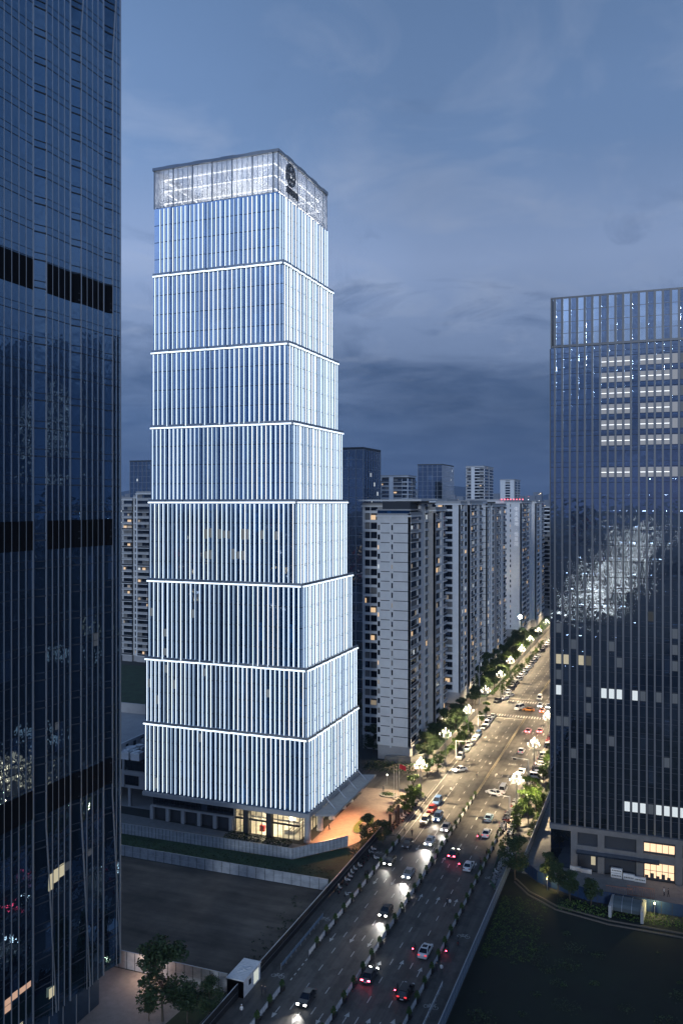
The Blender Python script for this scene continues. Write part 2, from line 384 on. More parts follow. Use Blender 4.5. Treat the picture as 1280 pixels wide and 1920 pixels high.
def bike(x, y, s=1.0):
    ring(x-.62*s, y, .42*s); ring(x+.62*s, y, .42*s)
    P = [(-.62,0),(-.25,.55),(.4,.55),(.62,0),(.05,0)]
    P = [(x+a*s, y+b*s) for a, b in P]
    for i, j in ((0,1),(1,2),(2,3),(1,4),(2,4),(0,4)): stroke(P[i], P[j])
    stroke((x-.4*s,y+.68*s),(x-.1*s,y+.68*s)); stroke((x+.4*s,y+.55*s),(x+.35*s,y+.85*s)); stroke((x+.35*s,y+.85*s),(x+.6*s,y+.85*s))
for p in ((-61,131),(-61,152),(-61,185),(-34.6,131.5),(-34.6,155),(-34.6,181),(-43,236),(-43,262)): bike(*p, 1.15)
struct(mk, 'road_markings', [M['paint'], M['yellow_paint']])

kb = MB()
for x0, x1, y0, y1 in ((-60.6,-60.4,196,236),(-61.5,-61.3,248,320),(-62,-61.8,349,900),(-36.4,-36.2,206,320)):
    kb.box(x0, x1, y0, y1, 0, .13)
struct(kb, 'kerb', M['kerb'])
# ------------------------------------------------------------------ the lit tower
YF = 182.0
SEG = [(8.0,24.9,-77.2,-121.4,215.6),(24.9,41.0,-77.5,-121.0,215.8),(41.0,60.5,-78.6,-120.4,215.0),(60.5,80.0,-80.0,-120.0,214.8),
       (80.0,98.4,-81.0,-119.4,214.0),(98.4,117.0,-82.1,-119.2,213.4),(117.0,136.0,-83.4,-118.7,212.9),(136.0,152.8,-84.6,-118.4,212.5)]
def saw(xl, xr, y0, y1, d=.28):
    """footprint of a storey group: shallow saw-tooth bays on the front and on the street side"""
    pts = []; fr = []; sd = []
    n = round((xr-xl)/5); w_ = (xr-xl)/n
    for i in range(n):
        a = (xl+i*w_, y0); b = (xl+(i+1)*w_, y0-d if i < n-1 else y0-d)
        fr.append((a, b)); pts += [a, b]
    n = 8; w_ = (y1-y0+d)/n
    for i in range(n):
        a = (xr, y0-d+i*w_); b = (xr+d, y0-d+(i+1)*w_)
        if i > 0: pts.append(a)
        sd.append((a, b)); pts.append(b)
    pts += [(xr, y1+.4), (xl, y1+.4)]
    return pts, fr, sd
tower = thing('light_tower', 'tall glass skyscraper stepped in eight tiers with white glowing vertical light fins', 'skyscraper', (-99, 198, 0))
def tl(mb, name, mats, parent=tower, **kw):
    o = mb.build(name, mats, parent, **kw); o.matrix_parent_inverse = Matrix.Translation(-Vector(tower.location)) if parent is tower else Matrix(); return o
restfins = MB(); nfin = 0; fr_ = random.Random(9)
paneS_t = emat('tower_dim_room', (.8,.9,1.0), .16, (.1,.1,.1))
for k, (z0, z1, xr, xl, yb) in enumerate(SEG):
    pts, fr, sd = saw(xl, xr, YF, yb)
    mb = MB(); mb.prism(pts, z0, z1, 0, 1)
    # storey joints, 3 mm proud of the glass
    nz = 4
    for j in range(1, nz):
        zj = z0 + (z1-z0)*j/nz
        for (a, b) in fr: mb.quad((a[0],a[1]-.02,zj-.07),(b[0],b[1]-.02,zj-.07),(b[0],b[1]-.02,zj+.07),(a[0],a[1]-.02,zj+.07), 2)
        for (a, b) in sd: mb.quad((a[0]+.02,a[1],zj-.07),(b[0]+.02,b[1],zj-.07),(b[0]+.02,b[1],zj+.07),(a[0]+.02,a[1],zj+.07), 2)
    seg = tl(mb, 'tower_tier', [M['tower_glass'], M['concrete'], M['line']])
    # metal parapet with a light strip round the top of each tier but the last
    if k < 7:
        pb = MB(); lb = MB()
        for (a, b) in fr:
            pb.prism([(a[0],a[1]-.40),(b[0],b[1]-.40),(b[0],b[1]+.0),(a[0],a[1]+.0)], z1-.25, z1+.75)
            lb.prism([(a[0],a[1]-.52),(b[0],b[1]-.52),(b[0],b[1]-.405),(a[0],a[1]-.405)], z1-.2, z1+.14)
        for (a, b) in sd:
            pb.prism([(a[0],a[1]),(a[0]+.40,a[1]),(b[0]+.40,b[1]),(b[0],b[1])], z1-.252, z1+.748)
            lb.prism([(a[0]+.405,a[1]),(a[0]+.52,a[1]),(b[0]+.52,b[1]),(b[0]+.405,b[1])], z1-.202, z1+.138)
        pb.prism([(xr,YF-.68),(xr+.4,YF-.68),(xr+.4,YF-.28),(xr,YF-.28)], z1-.254, z1+.746)
        pp = tl(pb, 'tier_parapet', M['alu']); 
        lo = lb.build('tier_light_strip', M['led'], pp)
    # light fins
    def fin(mb, x, y, side):
        za, zb = z0+.35, z1-.35
        mi = fr_.choice((0, 0, 0, 0, 2, 2, 3))
        if side == 0:
            mb.box(x-.085, x+.085, y-.30, y-.22, za, zb, mi); mb.box(x-.05, x+.05, y-.218, y+.05, za, zb, 1)
        else:
            mb.box(x+.22, x+.30, y-.15, y+.15, za, zb, mi); mb.box(x-.05, x+.218, y-.05, y+.05, za, zb, 1)
    for side, ll in ((0, fr), (1, sd)):
        for i, (a, b) in enumerate(ll):
            nn = 4 if side == 0 else 3
            for j in range(nn):
                t = (j+.5)/nn
                x = a[0]+(b[0]-a[0])*t; y = a[1]+(b[1]-a[1])*t
                if k == 7 and side == 0 and i == 0 and j == 0: continue
                nfin += 1
                if nfin <= 100:
                    f = MB(); fin(f, x, y, side); tl(f, 'light_fin', [M['led'], M['fin'], M['led_mid'], M['led_dim']])
                else: fin(restfins, x, y, side)
tl(restfins, 'light_fin', [M['led'], M['fin'], M['led_mid'], M['led_dim']], kind='stuff')
towlit = emat('tower_room_light', (.85,.92,1.0), .13, (.1,.1,.1)); rq = random.Random(4)
for i in range(30):
    k = 3 if i < 13 else rq.choice((0, 1, 2, 3)); z0, z1, xr, xl, yb = SEG[k]; fl = rq.choice((1,2,2)) if k == 3 else rq.randrange(4)
    n = round((xr-xl)/5)*4; j = rq.randrange(int(n*.35), n-1) if k == 3 else rq.randrange(n-1)
    xa = xl+(j+.5)*(xr-xl)/n; zz_ = z0+(z1-z0)*fl/4+.5
    q = MB(); q.box(xa+.12, xa+(xr-xl)/n-.12, YF-.30, YF-.285, zz_+rq.uniform(.4,.8), zz_+rq.uniform(2.2,3.2)); tl(q, 'lit_window', towlit if k == 3 else paneS_t)
# brackets on the street side and small fittings
bk = MB()
for k in range(0, 7):
    z0, z1, xr, xl, yb = SEG[k]
    for i in range(8):
        for zz_ in (.25, .5, .75):
            y = YF + (i+.85)*(yb-YF)/8; z = z0+(z1-z0)*zz_
            bk.box(xr+.5, xr+.7, y-.04, y+.04, z-.3, z+.3); bk.box(xr+.5, xr+.85, y-.22, y-.041, z-.3, z-.2)
tl(bk, 'facade_bracket', M['metal'], kind='stuff')
# crown: glass screen around a lit steel frame
z0, z1 = 152.8, 162.7; xr, xl, yb = -84.6, -118.4, 212.5
cb = MB(); cm_ = MB()
for a, b in (((xl,YF),(xr,YF)), ((xr,YF),(xr,yb)), ((xr,yb),(xl,yb)), ((xl,yb),(xl,YF))):
    cb.quad((a[0],a[1],z0+.3),(b[0],b[1],z0+.3),(b[0],b[1],z1-.5),(a[0],a[1],z1-.5))
    L = math.hypot(b[0]-a[0], b[1]-a[1]); n = int(L/1.35)
    for i in range(n+1):
        t = i/n; x = a[0]+(b[0]-a[0])*t; y = a[1]+(b[1]-a[1])*t
        wd = .14 if i % 4 == 0 else .05
        cm_.box(x-wd, x+wd, y-wd, y+wd, z0+.05, z1-.55)
tl(cb, 'crown_screen', M['crown_glass']); 
tl(cm_, 'crown_mullion', M['metal'], kind='stuff')
rim = MB()
n = 9
for i in range(n):
    xa, xb = xl-.3+(xr-xl+.6)*i/n, xl-.3+(xr-xl+.6)*(i+1)/n; s = .10*(i % 2)
    rim.box(xa, xb, YF-.5, YF+.35, z1-.5, z1+.2+s)
for i in range(8):
    ya, yc = YF+.36+(yb-YF-.36)*i/8, YF+.36+(yb-YF-.36)*(i+1)/8; s = .12*(i % 2)
    rim.box(xr-.35, xr+.35+.1*(i % 2), ya, yc, z1-.5, z1+.2+s)
rim.box(xl-.3, xl+.3, YF+.36, yb, z1-.5, z1+.2); rim.box(xl+.31, xr-.36, yb-.3, yb+.3, z1-.5, z1+.2)
tl(rim, 'crown_rim', M['metal'])
cf = MB()   # inner frame and core
for i in range(10):
    x = xl+2.2+(xr-xl-4.4)*i/9
    for y in (YF+2.2, yb-2.2): cf.box(x-.14, x+.14, y-.14, y+.14, z0+.4, z1-.6)
for i in range(9):
    y = YF+2.2+(yb-YF-4.4)*i/8
    for x in (xl+2.2, xr-2.2): cf.box(x-.14, x+.14, y-.142, y+.142, z0+.41, z1-.61)
cf.box(xl+9, xr-8, YF+8, yb-8, z0+.42, z1-3, 1); cf.box(xl+.4, xr-.4, YF+.4, yb-.4, z0+.06, z0+.4, 1)
for i in range(6): cf.bar((xl+2.2+i*.9, YF+2.3, z0+1.0+i*1.1), (xl+9, YF+4.5, z0+1.2+i*1.0), .14)
tl(cf, 'crown_frame', [M['white'], M['wallW']])
cl = MB()
for z in (154.3, 157.4, 160.2):
    cl.box(xl+1.6, xr-1.6, YF+1.5, YF+1.68, z, z+.16); cl.box(xr-1.68, xr-1.5, YF+1.7, yb-1.5, z, z+.16)
    cl.box(xl+1.5, xl+1.68, YF+1.7, yb-1.5, z, z+.16); cl.box(xl+1.7, xr-1.7, yb-1.68, yb-1.5, z, z+.16)
tl(cl, 'crown_light_line', emat('crown_light_line', (1,.98,.95), 3.0))
for x, y in ((-114,186),(-105,185.5),(-96,185.5),(-88.5,186),(-88,197),(-88,207)):  # point lights added inside to strengthen the light lines' glow on the screen
    ld = bpy.data.lights.new('crown_lamp', 'POINT'); ld.energy = 850; ld.color = (.95,.97,1); ld.shadow_soft_size = 1.0
    lo = bpy.data.objects.new('crown_lamp', ld); lo.location = (x,y,157.6); col.objects.link(lo)
# dark emblem and lettering on the crown's street side
em = MB(); X = xr+.25; yc, zc = 188.2, 158.8
for i in range(26):
    a, b = 2*math.pi*i/26, 2*math.pi*(i+1)/26
    for r0, r1 in ((2.75, 2.2), (1.25, .85)):
        em.prism([(0,0)], 0, 0) if False else None
        p = [(X, yc+r0*math.cos(a), zc+r0*math.sin(a)), (X, yc+r0*math.cos(b), zc+r0*math.sin(b)), (X, yc+r1*math.cos(b), zc+r1*math.sin(b)), (X, yc+r1*math.cos(a), zc+r1*math.sin(a))]
        em.poly(p)
        q = [(x+.35, y, z) for x, y, z in p]; em.poly(q)
        for u in range(4): em.quad(p[u], p[(u+1) % 4], q[(u+1) % 4], q[u])
for a in range(8):
    t = a*math.pi/4+.2
    em.bar((X+.1, yc+1.2*math.cos(t), zc+1.2*math.sin(t)), (X+.1, yc+2.3*math.cos(t), zc+2.3*math.sin(t)), .34)
crem = pmat('emblem_metal', (.10,.105,.115), .5)
tl(em, 'crown_emblem', crem)
lt = MB()
for g_ in range(4):     # four dark characters, too small in the photo to read
    y = 185.9+g_*1.75; z = 154.1
    rr = random.Random(g_)
    for i in range(4): lt.box(X, X+.3, y, y+1.3, z+.05+i*.42, z+.22+i*.42)
    for i in range(3): lt.box(X+.02, X+.32, y+.1+i*.45+rr.uniform(0,.15), y+.3+i*.45, z, z+1.6)
tl(lt, 'crown_lettering', crem)
# base: soffit band, lobby, columns
bb = MB()
bb.prism([(-121.6,YF-.55),(-77.0,YF-.75),(-76.5,YF-.3),(-76.5,215.9),(-121.6,215.9)], 7.0, 8.0)
tl(bb, 'soffit_band', M['concrete'])
lb = MB()
lb.box(-118, -110, 190, 213, .1, 7, 0)
lb.box(-121.2, -97.5, 184.4, 184.9, 3.3, 3.75, 1)        # dark half: slab edge
for x in (-121, -116.4, -112, -107.4, -103, -98.6): lb.box(x-.45, x+.45, 184.6, 185.4, .05, 3.29, 1)
lb.box(-121.2, -97.7, 185.6, 186, .05, 6.99, 2)
lb.box(-121.2, -80.6, 205, 205.4, .05, 6.98, 3)         # lobby back wall
lb.box(-97.6, -80.6, 185.3, 204.9, .02, .08, 3)
lb.box(-98.0, -97.72, 185.2, 204.9, .05, 6.97, 3)
lb.box(-97.6, -81.6, 187, 190.0, 3.3, 3.7, 3)
tl(lb, 'lobby_wall', [M['wallB'], M['concrete'], M['void'], M['marble']])
dw = MB()
for i in range(15):
    x = -120.9+i*1.55; dw.quad((x,185.3,3.9),(x+1.45,185.3,3.9),(x+1.45,185.3,6.9),(x,185.3,6.9))
tl(dw, 'lobby_window', M['win'], kind='stuff')
gl = MB(); lfr = MB()
gl.quad((-97.6,185,.1),(-80.4,185,.1),(-80.4,185,6.95),(-97.6,185,6.95)); gl.quad((-80.4,185,.1),(-80.4,205,.1),(-80.4,205,6.95),(-80.4,185,6.95))
for i in range(13):
    x = -97.5+i*1.42; lfr.box(x-.05, x+.05, 184.9, 185.1, .1, 6.9)
for i in range(12):
    y = 186.6+i*1.6; lfr.box(-80.5, -80.3, y-.05, y+.05, .1, 6.9)
lfr.box(-97.6, -80.4, 184.86, 185.14, 3.28, 3.72)
tl(gl, 'lobby_glass', M['shop_glass']); tl(lfr, 'lobby_frame', M['darkmetal'])
for x in (-94.3, -88.2):
    pc = MB(); pc.box(x-.65, x+.65, 184.2, 185.6, .05, 6.96); tl(pc, 'lobby_pier', M['darkmetal'])
for x, y in ((-78.6,185.3),(-78.6,193.2),(-78.6,201.1),(-78.6,209),(-78.6,214.4)):
    c = MB(); c.tube([(x,y,0),(x,y,7.0)], [.75,.75], 18); c.tube([(x,y,0),(x,y,.35)], [.9,.9], 18); tl(c, 'round_column', M['concrete'])
for i in range(5):
    c = MB(); y = 190+i*5.4; c.tube([(-78.9,y,8.1),(-78.9,y,11.5)], [.6,.6], 12)
ce = MB()
for i in range(5):
    x = -96+i*3.5; ce.box(x, x+1.6, 188, 203, 6.85, 6.93)
ce2 = MB()
for i in range(5):
    x = -96+i*3.2; ce2.box(x, x+1.8, 187.4, 189.6, 3.2, 3.28)
for c_ in (ce, ce2): tl(c_, 'lobby_light', M['warm_ceiling'])
fu = MB(); fu.box(-91.9,-90.7,187.0,187.8,.1,1.5); tl(fu, 'lobby_kiosk', M['red'])
fu = MB()
for i in range(3): fu.box(-84.5+i*.5, -84.1+i*.5, 188, 201, .1, .9-.2*i); 
fu.box(-85.5, -84.6, 187.5, 201.5, .1, 1.15); tl(fu, 'lobby_desk', M['marble'])
for i, (x, y, z) in enumerate(((-94, 196, 5.8), (-86, 193, 5.8), (-90, 187.5, 2.9))):
    ld = bpy.data.lights.new('lobby_lamp', 'POINT'); ld.energy = 2000; ld.color = (1,.84,.55); ld.shadow_soft_size = .6
    lo = bpy.data.objects.new('lobby_lamp', ld); lo.location = (x,y,z); col.objects.link(lo)
# canopy on the street side
ca = MB()
ca.prism([(-76.4,184.5),(-72.0,186.2),(-72.3,217.5),(-76.4,216)], 6.55, 6.98)
tl(ca, 'canopy', M['concrete'])
cs = MB()
for y in (189.5, 197, 204.5, 212): cs.tube([(-76.4,y,10.2),(-73.2,y,7.0)], [.11,.11], 6)
tl(cs, 'canopy_strut', M['metal'])
od = MB()
for y in (187.5, 192, 196.5, 201, 206):
    for x in (-75.4, -73.3): od.tube([(x,y,6.45),(x,y,6.54)], [.2,.2], 8)
tl(od, 'canopy_downlight', M['orange_lamp'])
for y in (188, 195, 203):
    ld = bpy.data.lights.new('canopy_lamp', 'SPOT'); ld.energy = 8000; ld.color = (1,.43,.19); ld.spot_size = R(165); ld.spot_blend = .7; ld.shadow_soft_size = .12
    lo = bpy.data.objects.new('canopy_lamp', ld); lo.location = (-74.2,y,6.3); lo.rotation_euler = (0,R(-30),0); col.objects.link(lo)

# low annex beside the tower
ann = thing('tower_annex', 'low grey annex with white plant boxes on its roof behind the tower', 'annex', (-146, 205, 0))
def al(mb, name, mats, root, **kw):
    o = mb.build(name, mats, root, **kw); o.matrix_parent_inverse = Matrix.Translation(-Vector(root.location)); return o
a = MB(); a.box(-170,-121.9,190,226,5.0,14.4); a.box(-170,-121.9,190,226.0,.02,.0); a.box(-170,-165,190.5,225,.0,5)
for x in range(-168, -122, 7): a.box(x-.3, x+.3, 189.7, 189.99, 5.2, 14.2)
a.box(-170,-121.9,189.6,190.2,14.4,15.2); a.box(-170,-121.9,225.4,226.0,14.4,17.4); a.box(-170,-121.9,189.55,189.98,8.6,9.6)
for x in range(-168, -122, 9): a.box(x, x+.8, 190.4, 191.2, 0, 5)
al(a, 'annex_wall', M['wallB'], ann)
a = MB()
for x in range(-168, -122, 7):
    if x+6.6 < -121: a.quad((x+.4,189.94,9.7),(x+6.6,189.94,9.7),(x+6.6,189.94,14.1),(x+.4,189.94,14.1)); a.quad((x+.4,189.94,5.8),(x+4.6,189.94,5.8),(x+4.6,189.94,8.3),(x+.4,189.94,8.3))
al(a, 'annex_window', M['win'], ann, kind='stuff')
wx_, wy_ = at(226, 1396, 17.5)
a = MB(); a.box(wx_-.4, wx_, wy_-2, wy_+40, 14.41, 17.6); al(a, 'roof_parapet', M['white'], ann)
a = MB()
for i in range(8): a.box(wx_, wx_+.03, wy_-1+i*3.4, wy_+.2+i*3.4, 15.2, 16.9)
al(a, 'parapet_opening', M['line'], ann, kind='stuff')
for x, y, s in [(*at(px, py, 15.5), s) for px, py, s in ((246,1408,1.3),(262,1404,1.0),(268,1392,.8),(238,1414,.7),(258,1416,.8))]:
    a = MB(); a.box(x-1.6*s,x+1.6*s,y-1.4*s,y+1.4*s,14.41,16.3); a.tube([(x,y,16.3),(x,y,16.6)],[1.0*s,1.0*s],12)
    a.box(x-1.7*s,x+1.7*s,y-1.41*s-.1,y-1.41*s,15.8,16.2); al(a, 'roof_plant', M['white'], ann)

# ------------------------------------------------------------------ right office block
OX0, OX1, OY, OZ = -23.4, 62.0, 192.0, 125.0
off = thing('office_block', 'dark glass office block with vertical grey fins and lit offices near its top', 'office block', (20, 205, 0))
FP = 1.583; FH = 3.4
a = MB(); a.box(OX0, OX1, OY, OY+34, 9.5, 114.2); al(a, 'office_glass', M['office_glass'], off)
a = MB()
z = 9.5
while z < 114:
    a.box(OX0-.03, OX1, OY-.03, OY-.001, z-.05, z+.05); a.box(OX0-.03, OX1, OY-.031, OY-.001, z+1.05, z+1.11); z += FH
al(a, 'storey_joint', M['line'], off)
fa = MB(); x = OX0+.9; i = 0
while x < OX1:
    fa.box(x-.18, x+.18, OY-.34, OY-.032, 9.6, 113.9); x += FP
y = OY+1
fs_ = MB()
while y < OY+34:
    fs_.box(OX0-.34, OX0-.032, y-.2, y+.2, 9.6, 113.9); y += FP
finm = pmat('bronze_fin', (.125,.13,.142), .45, .35)
al(fa, 'facade_fin', finm, off); al(fs_, 'facade_fin', finm, off)
# glazed crown: open screen, panes alternately clear and mirror
cr = MB(); cr2 = MB(); x = OX0+.9; i = 0
crg = clearglass('office_crown_glass', .30, (.55,.68,.85), (.3,.36,.45), .10)
while x < OX1:
    (cr if i % 2 else cr2).quad((x+.24,OY-.02,114.5),(x+FP-.24,OY-.02,114.5),(x+FP-.24,OY-.02,124.6),(x+.24,OY-.02,124.6))
    x += FP; i += 1
al(cr, 'crown_pane', crg, off, kind='stuff'); al(cr2, 'crown_pane', M['office_glass'], off, kind='stuff')
cr = MB(); x = OX0+.9
while x < OX1: cr.box(x-.24, x+.24, OY-.36, OY, 114.25, 124.8); x += FP
cr.box(OX0, OX1, OY-.1, OY+.25, 124.6, 125.0); cr.box(OX0, OX1, OY-.38, OY+.1, 113.95, 114.24)
for z in (117, 119.5, 122): cr.box(OX0, OX1, OY-.06, OY-.021, z-.05, z+.05)
cr.box(OX0-.05, OX0+.2, OY, OY+34, 114.2, 124.9); cr.box(OX1-.2, OX1, OY, OY+34, 114.2, 124.9); cr.box(OX0, OX1, OY+33.7, OY+34, 114.2, 124.9); cr.box(OX0, OX1, OY, OY+34, 114.201, 114.4)
al(cr, 'crown_screen', finm, off)
# offices with lights on: a pane that glows a little and a bright ceiling strip
paneE = emat('lit_office_pane', (.92,.94,1.0), .20, (.10,.11,.13)); stripE = emat('office_ceiling_light', (.95,.98,1.0), 1.5)
paneS = emat('office_dim_pane', (.80,.88,1.0), .04, (.06,.07,.08)); paneB = emat('lit_office_bright', (.86,.95,1.0), .75, (.1,.1,.1)); paneW = emat('lit_office_warm', (1.0,.72,.40), .8, (.1,.1,.1))
paneY = emat('lit_office_yellow', (1.0,.86,.55), .45, (.1,.1,.1))
def pane(cx_, fl, w_, mat, strip=False, z0=1.15, z1=3.2):
    x = OX0+.9+FP*cx_; z = 9.5+FH*fl
    b = MB(); b.box(x+.25, x+FP*w_-.25, OY-.012, OY-.004, z+z0, z+z1)
    o = al(b, 'lit_window', mat, off)
    if strip:
        s = MB(); s.box(x+.28, x+FP*w_-.28, OY-.03, OY-.013, z+2.1, z+2.24); s.build('ceiling_light', stripE, o)
rr = random.Random(3)
for fl in (29, 28, 27, 26, 25, 24, 22):
    for c_ in (6,7,8,9,11,12,13,14): pane(c_, fl, 1, paneE, True)
    for c_ in (15,16): pane(c_, fl, 1, paneE if c_ == 15 else paneS)
for c_, fl, mt in ((0,10,paneY),(1,10,paneY),(3,10,paneY),(4,10,paneY),(0,8,paneB),(6,8,paneB),(7,8,paneB),(8,8,paneB),(10,8,paneB),(4,8,paneS),(11,8,paneS),
                   (9,1,paneB),(10,1,paneB),(11,1,paneB),(12,1,paneS),(13,1,paneB),(14,1,paneB),(15,1,paneB),(16,1,paneB)): pane(c_, fl, 1, mt)
for i in range(20): pane(rr.randrange(0, 17), rr.randrange(2, 14), 1, paneS)
# base storeys
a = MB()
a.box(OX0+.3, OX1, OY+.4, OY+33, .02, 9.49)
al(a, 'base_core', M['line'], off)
a = MB(); x = OX0
a.box(OX0-.2, OX1, OY-.5, OY+.39, 8.4, 9.49); a.box(OX0+5.2, OX1, OY-.3, OY+.38, 3.9, 5.6)
for x in (-23.4+5.0, -23.4+10.6, -23.4+18.5, -23.4+26.2, -23.4+34.4, -23.4+42.6, -23.4+51): a.box(x-.7, x+.7, OY-.45, OY+.37, .02, 8.39)
al(a, 'base_frame', M['base_stone'], off)
a = MB(); a.box(OX0+5.6, -1, OY-2.2, OY-.31, 4.3, 4.6); al(a, 'glass_awning', M['far_glass'], off)
a = MB(); a.quad((OX0,OY-.1,.1),(OX0+4.3,OY-.1,.1),(OX0+4.3,OY-.1,8.3),(OX0,OY-.1,8.3)); a.quad((OX0,OY-.1,.1),(OX0,OY+30,.1),(OX0,OY+30,8.3),(OX0,OY-.1,8.3)); al(a, 'corner_glass', M['office_glass'], off)
shopw = emat('shop_light', (1.0,.66,.36), 1.3, (.3,.3,.3))
for x0, x1, za, zb, st in ((-4.1,2.0,6.0,7.7,0),(3.7,10.2,6.0,7.6,0),(-4.0,1.9,.5,3.6,1),(5.4,10.0,.2,3.7,2),(12,17.5,.3,7.4,1)):
    b = MB(); b.box(x0, x1, OY+.30, OY+.38, za, zb); o = al(b, 'shop_window', shopw, off)
    s = MB(); n = int((x1-x0)/1.1)
    for i in range(n+1):
        x = x0+(x1-x0)*i/n; s.box(x-.05, x+.05, OY+.2, OY+.29, za, zb)
    if st: s.box(x0, x1, OY+.19, OY+.285, (za+zb)/2-.04, (za+zb)/2+.04)
    if st == 1:
        for i in range(n): s.box(x0+i*1.1+.1, x0+i*1.1+.8, OY+.21, OY+.28, za, za+.5+.5*(i % 2))
    if st == 2: s.tube([(7.9,OY+.1,2.3),(7.9,OY+.28,2.3)],[.45,.45],10)
    s.build('window_frame', M['darkmetal'], o)
b = MB(); b.box(-14.9,-14.0,OY+.33,OY+.39,1.4,3.2); al(b, 'shop_window', paneY, off)
ld = bpy.data.lights.new('shop_lamp', 'POINT'); ld.energy = 260; ld.color = (1,.6,.3); ld.shadow_soft_size = .5
lo = bpy.data.objects.new('shop_lamp', ld); lo.location = (7.6, OY-1.2, 3.2); col.objects.link(lo)

# ------------------------------------------------------------------ left blue-glass tower (saw-tooth bays, folded at foot and top)
lt_ = thing('blue_glass_tower', 'tall dark blue glass tower with folded bays and two dark louvre bands', 'skyscraper', (-98, 90, 0))
ZB = [6.5, 22, 34, 58, 150, 156, 172, 205]
def shift(z): return 2.2*max(0, (34-z)/28) + 2.0*max(0, (z-150)/22)
BAY = [(78.0, 96.2, -82.35), (98.4, 105.5-1.9, -81.9), (105.6, 111.0, -81.5), (112.9, 114.9, -81.15)]
gm = MB(); rs = MB(); mu = MB(); edge = MB(); fl_ = MB()
for bi, (ya, yb_, x) in enumerate(BAY):
    nxt = BAY[bi+1] if bi < 3 else None
    for i in range(len(ZB)-1):
        za, zb = ZB[i], ZB[i+1]; sa, sb = (shift(za), shift(zb)) if bi else (0, 0)
        gm.quad((x,ya+sa,za),(x,yb_,za),(x,yb_,zb),(x,ya+sb,zb))
        if nxt:
            na, nb = nxt[0]+shift(za), nxt[0]+shift(zb)
            rs.quad((x-.5,yb_,za),(nxt[2]-.02,na,za),(nxt[2]-.02,nb,zb),(x-.5,yb_,zb)); rs.quad((x,yb_,za),(x-.5,yb_,za),(x-.5,yb_,zb),(x,yb_,zb))
            edge.bar((nxt[2]+.03,na,za),(nxt[2]+.03,nb,zb), .16)
    edge.box(x-.02, x+.16, yb_-.08, yb_+.08, 6.5, 205)
    n = max(2, round((yb_-ya)/(1.25 if bi else 1.4)))
    for j in range(1, n):
        y = ya+(yb_-ya)*j/n
        zlo, zhi = 6.5, 205
        mu.box(x+.004, x+.11, y-.035, y+.035, zlo, zhi)
    z = 7.5
    while z < 205:
        fl_.box(x+.003, x+.03, ya+(shift(z) if bi else 0), yb_, z-.05, z+.05); fl_.box(x+.003, x+.03, ya+(shift(z) if bi else 0), yb_, z+1.05, z+1.11)
        if nxt:
            na = nxt[0]+shift(z)
            d = .06
            fl_.bar((x-.44,yb_+.1,z),(nxt[2]+.02,na-.1,z), .05, .18); fl_.bar((x-.44,yb_+.1,z+1.0),(nxt[2]+.02,na-.1,z+1.0), .05, .1)
        z += 3.95
    for za, zb in ((109.7,114.0),(73.3,77.4),(35.8,39.8)):
        lv = MB(); lv.box(x+.006, x+.05, ya+.05, yb_-.05 if bi < 3 else yb_-1.9, za, zb)
        if nxt and bi > 0: lv.bar((x-.44,yb_+.05,(za+zb)/2),(nxt[2]+.03,nxt[0]-.05,(za+zb)/2), .06, zb-za)
        al(lv, 'louvre_band', M['louvre'], lt_)
gm.quad((-81.15,114.9,6.5),(-82.4,116.0,6.5),(-82.4,116.0,205),(-81.15,114.9,205))
gm.quad((-82.4,116.0,6.5),(-120,116.0,6.5),(-120,116.0,205),(-82.4,116.0,205)); gm.quad((-82.35,78,6.5),(-120,78,6.5),(-120,78,205),(-82.35,78,205)); gm.quad((-120,78,6.5),(-120,116.0,6.5),(-120,116.0,205),(-120,78,205))
gm.box(-119.9,-82.6,78.1,115.9,204.8,205)
al(gm, 'bay_glass', M['dusk_glass'], lt_); al(rs, 'recess_glass', M['dusk_glass'], lt_); al(mu, 'mullion', M['alu'], lt_); al(edge, 'edge_trim', M['alu'], lt_)
al(fl_, 'storey_joint', M['line'], lt_)
a = MB(); a.box(-119,-84.2,79,113.6,.03,6.6); a.box(-119,-83.4,78.5,114.6,6.3,6.49); al(a, 'foot_glass', M['dusk_glass'], lt_)
a = MB()
for i in range(11): a.box(-84.19,-84.08, 80+i*3.1, 80.12+i*3.1, .03, 6.3)
al(a, 'foot_mullion', M['metal'], lt_)
lw = emat('lit_room_yellow', (1.0,.88,.55), .5, (.2,.2,.2)); lw2 = emat('lit_room_orange', (1.0,.58,.36), .55, (.2,.2,.2))
for x, ya, yb_, za, zb, mt in ((-81.9,98.9,99.9,24.6,26.9,lw),(-81.9,100.0,101.2,25.3,27.3,lw),(-81.9,101.25,102.4,25.6,27.4,lw),(-81.9,102.5,103.5,26.0,27.3,paneS),(-82.35,90.6,91.9,11.6,13.4,lw2),(-82.35,92.0,93.2,12.6,13.6,lw2),(-82.35,93.4,95.8,12.7,13.5,lw2),(-81.9,99.0,100.1,9.2,10.6,lw),(-82.35,91.5,92.8,6.9,8.6,lw),(-82.35,92.9,94.2,7.1,8.7,lw),(-81.5,107.2,108.2,26.4,27.4,paneS),(-81.9,100.3,101.2,47.2,48.3,paneS),(-81.5,108.6,109.6,58,60,paneS)):
    b = MB(); b.box(x+.004, x+.012, ya, yb_, za, zb); al(b, 'lit_window', mt, lt_)

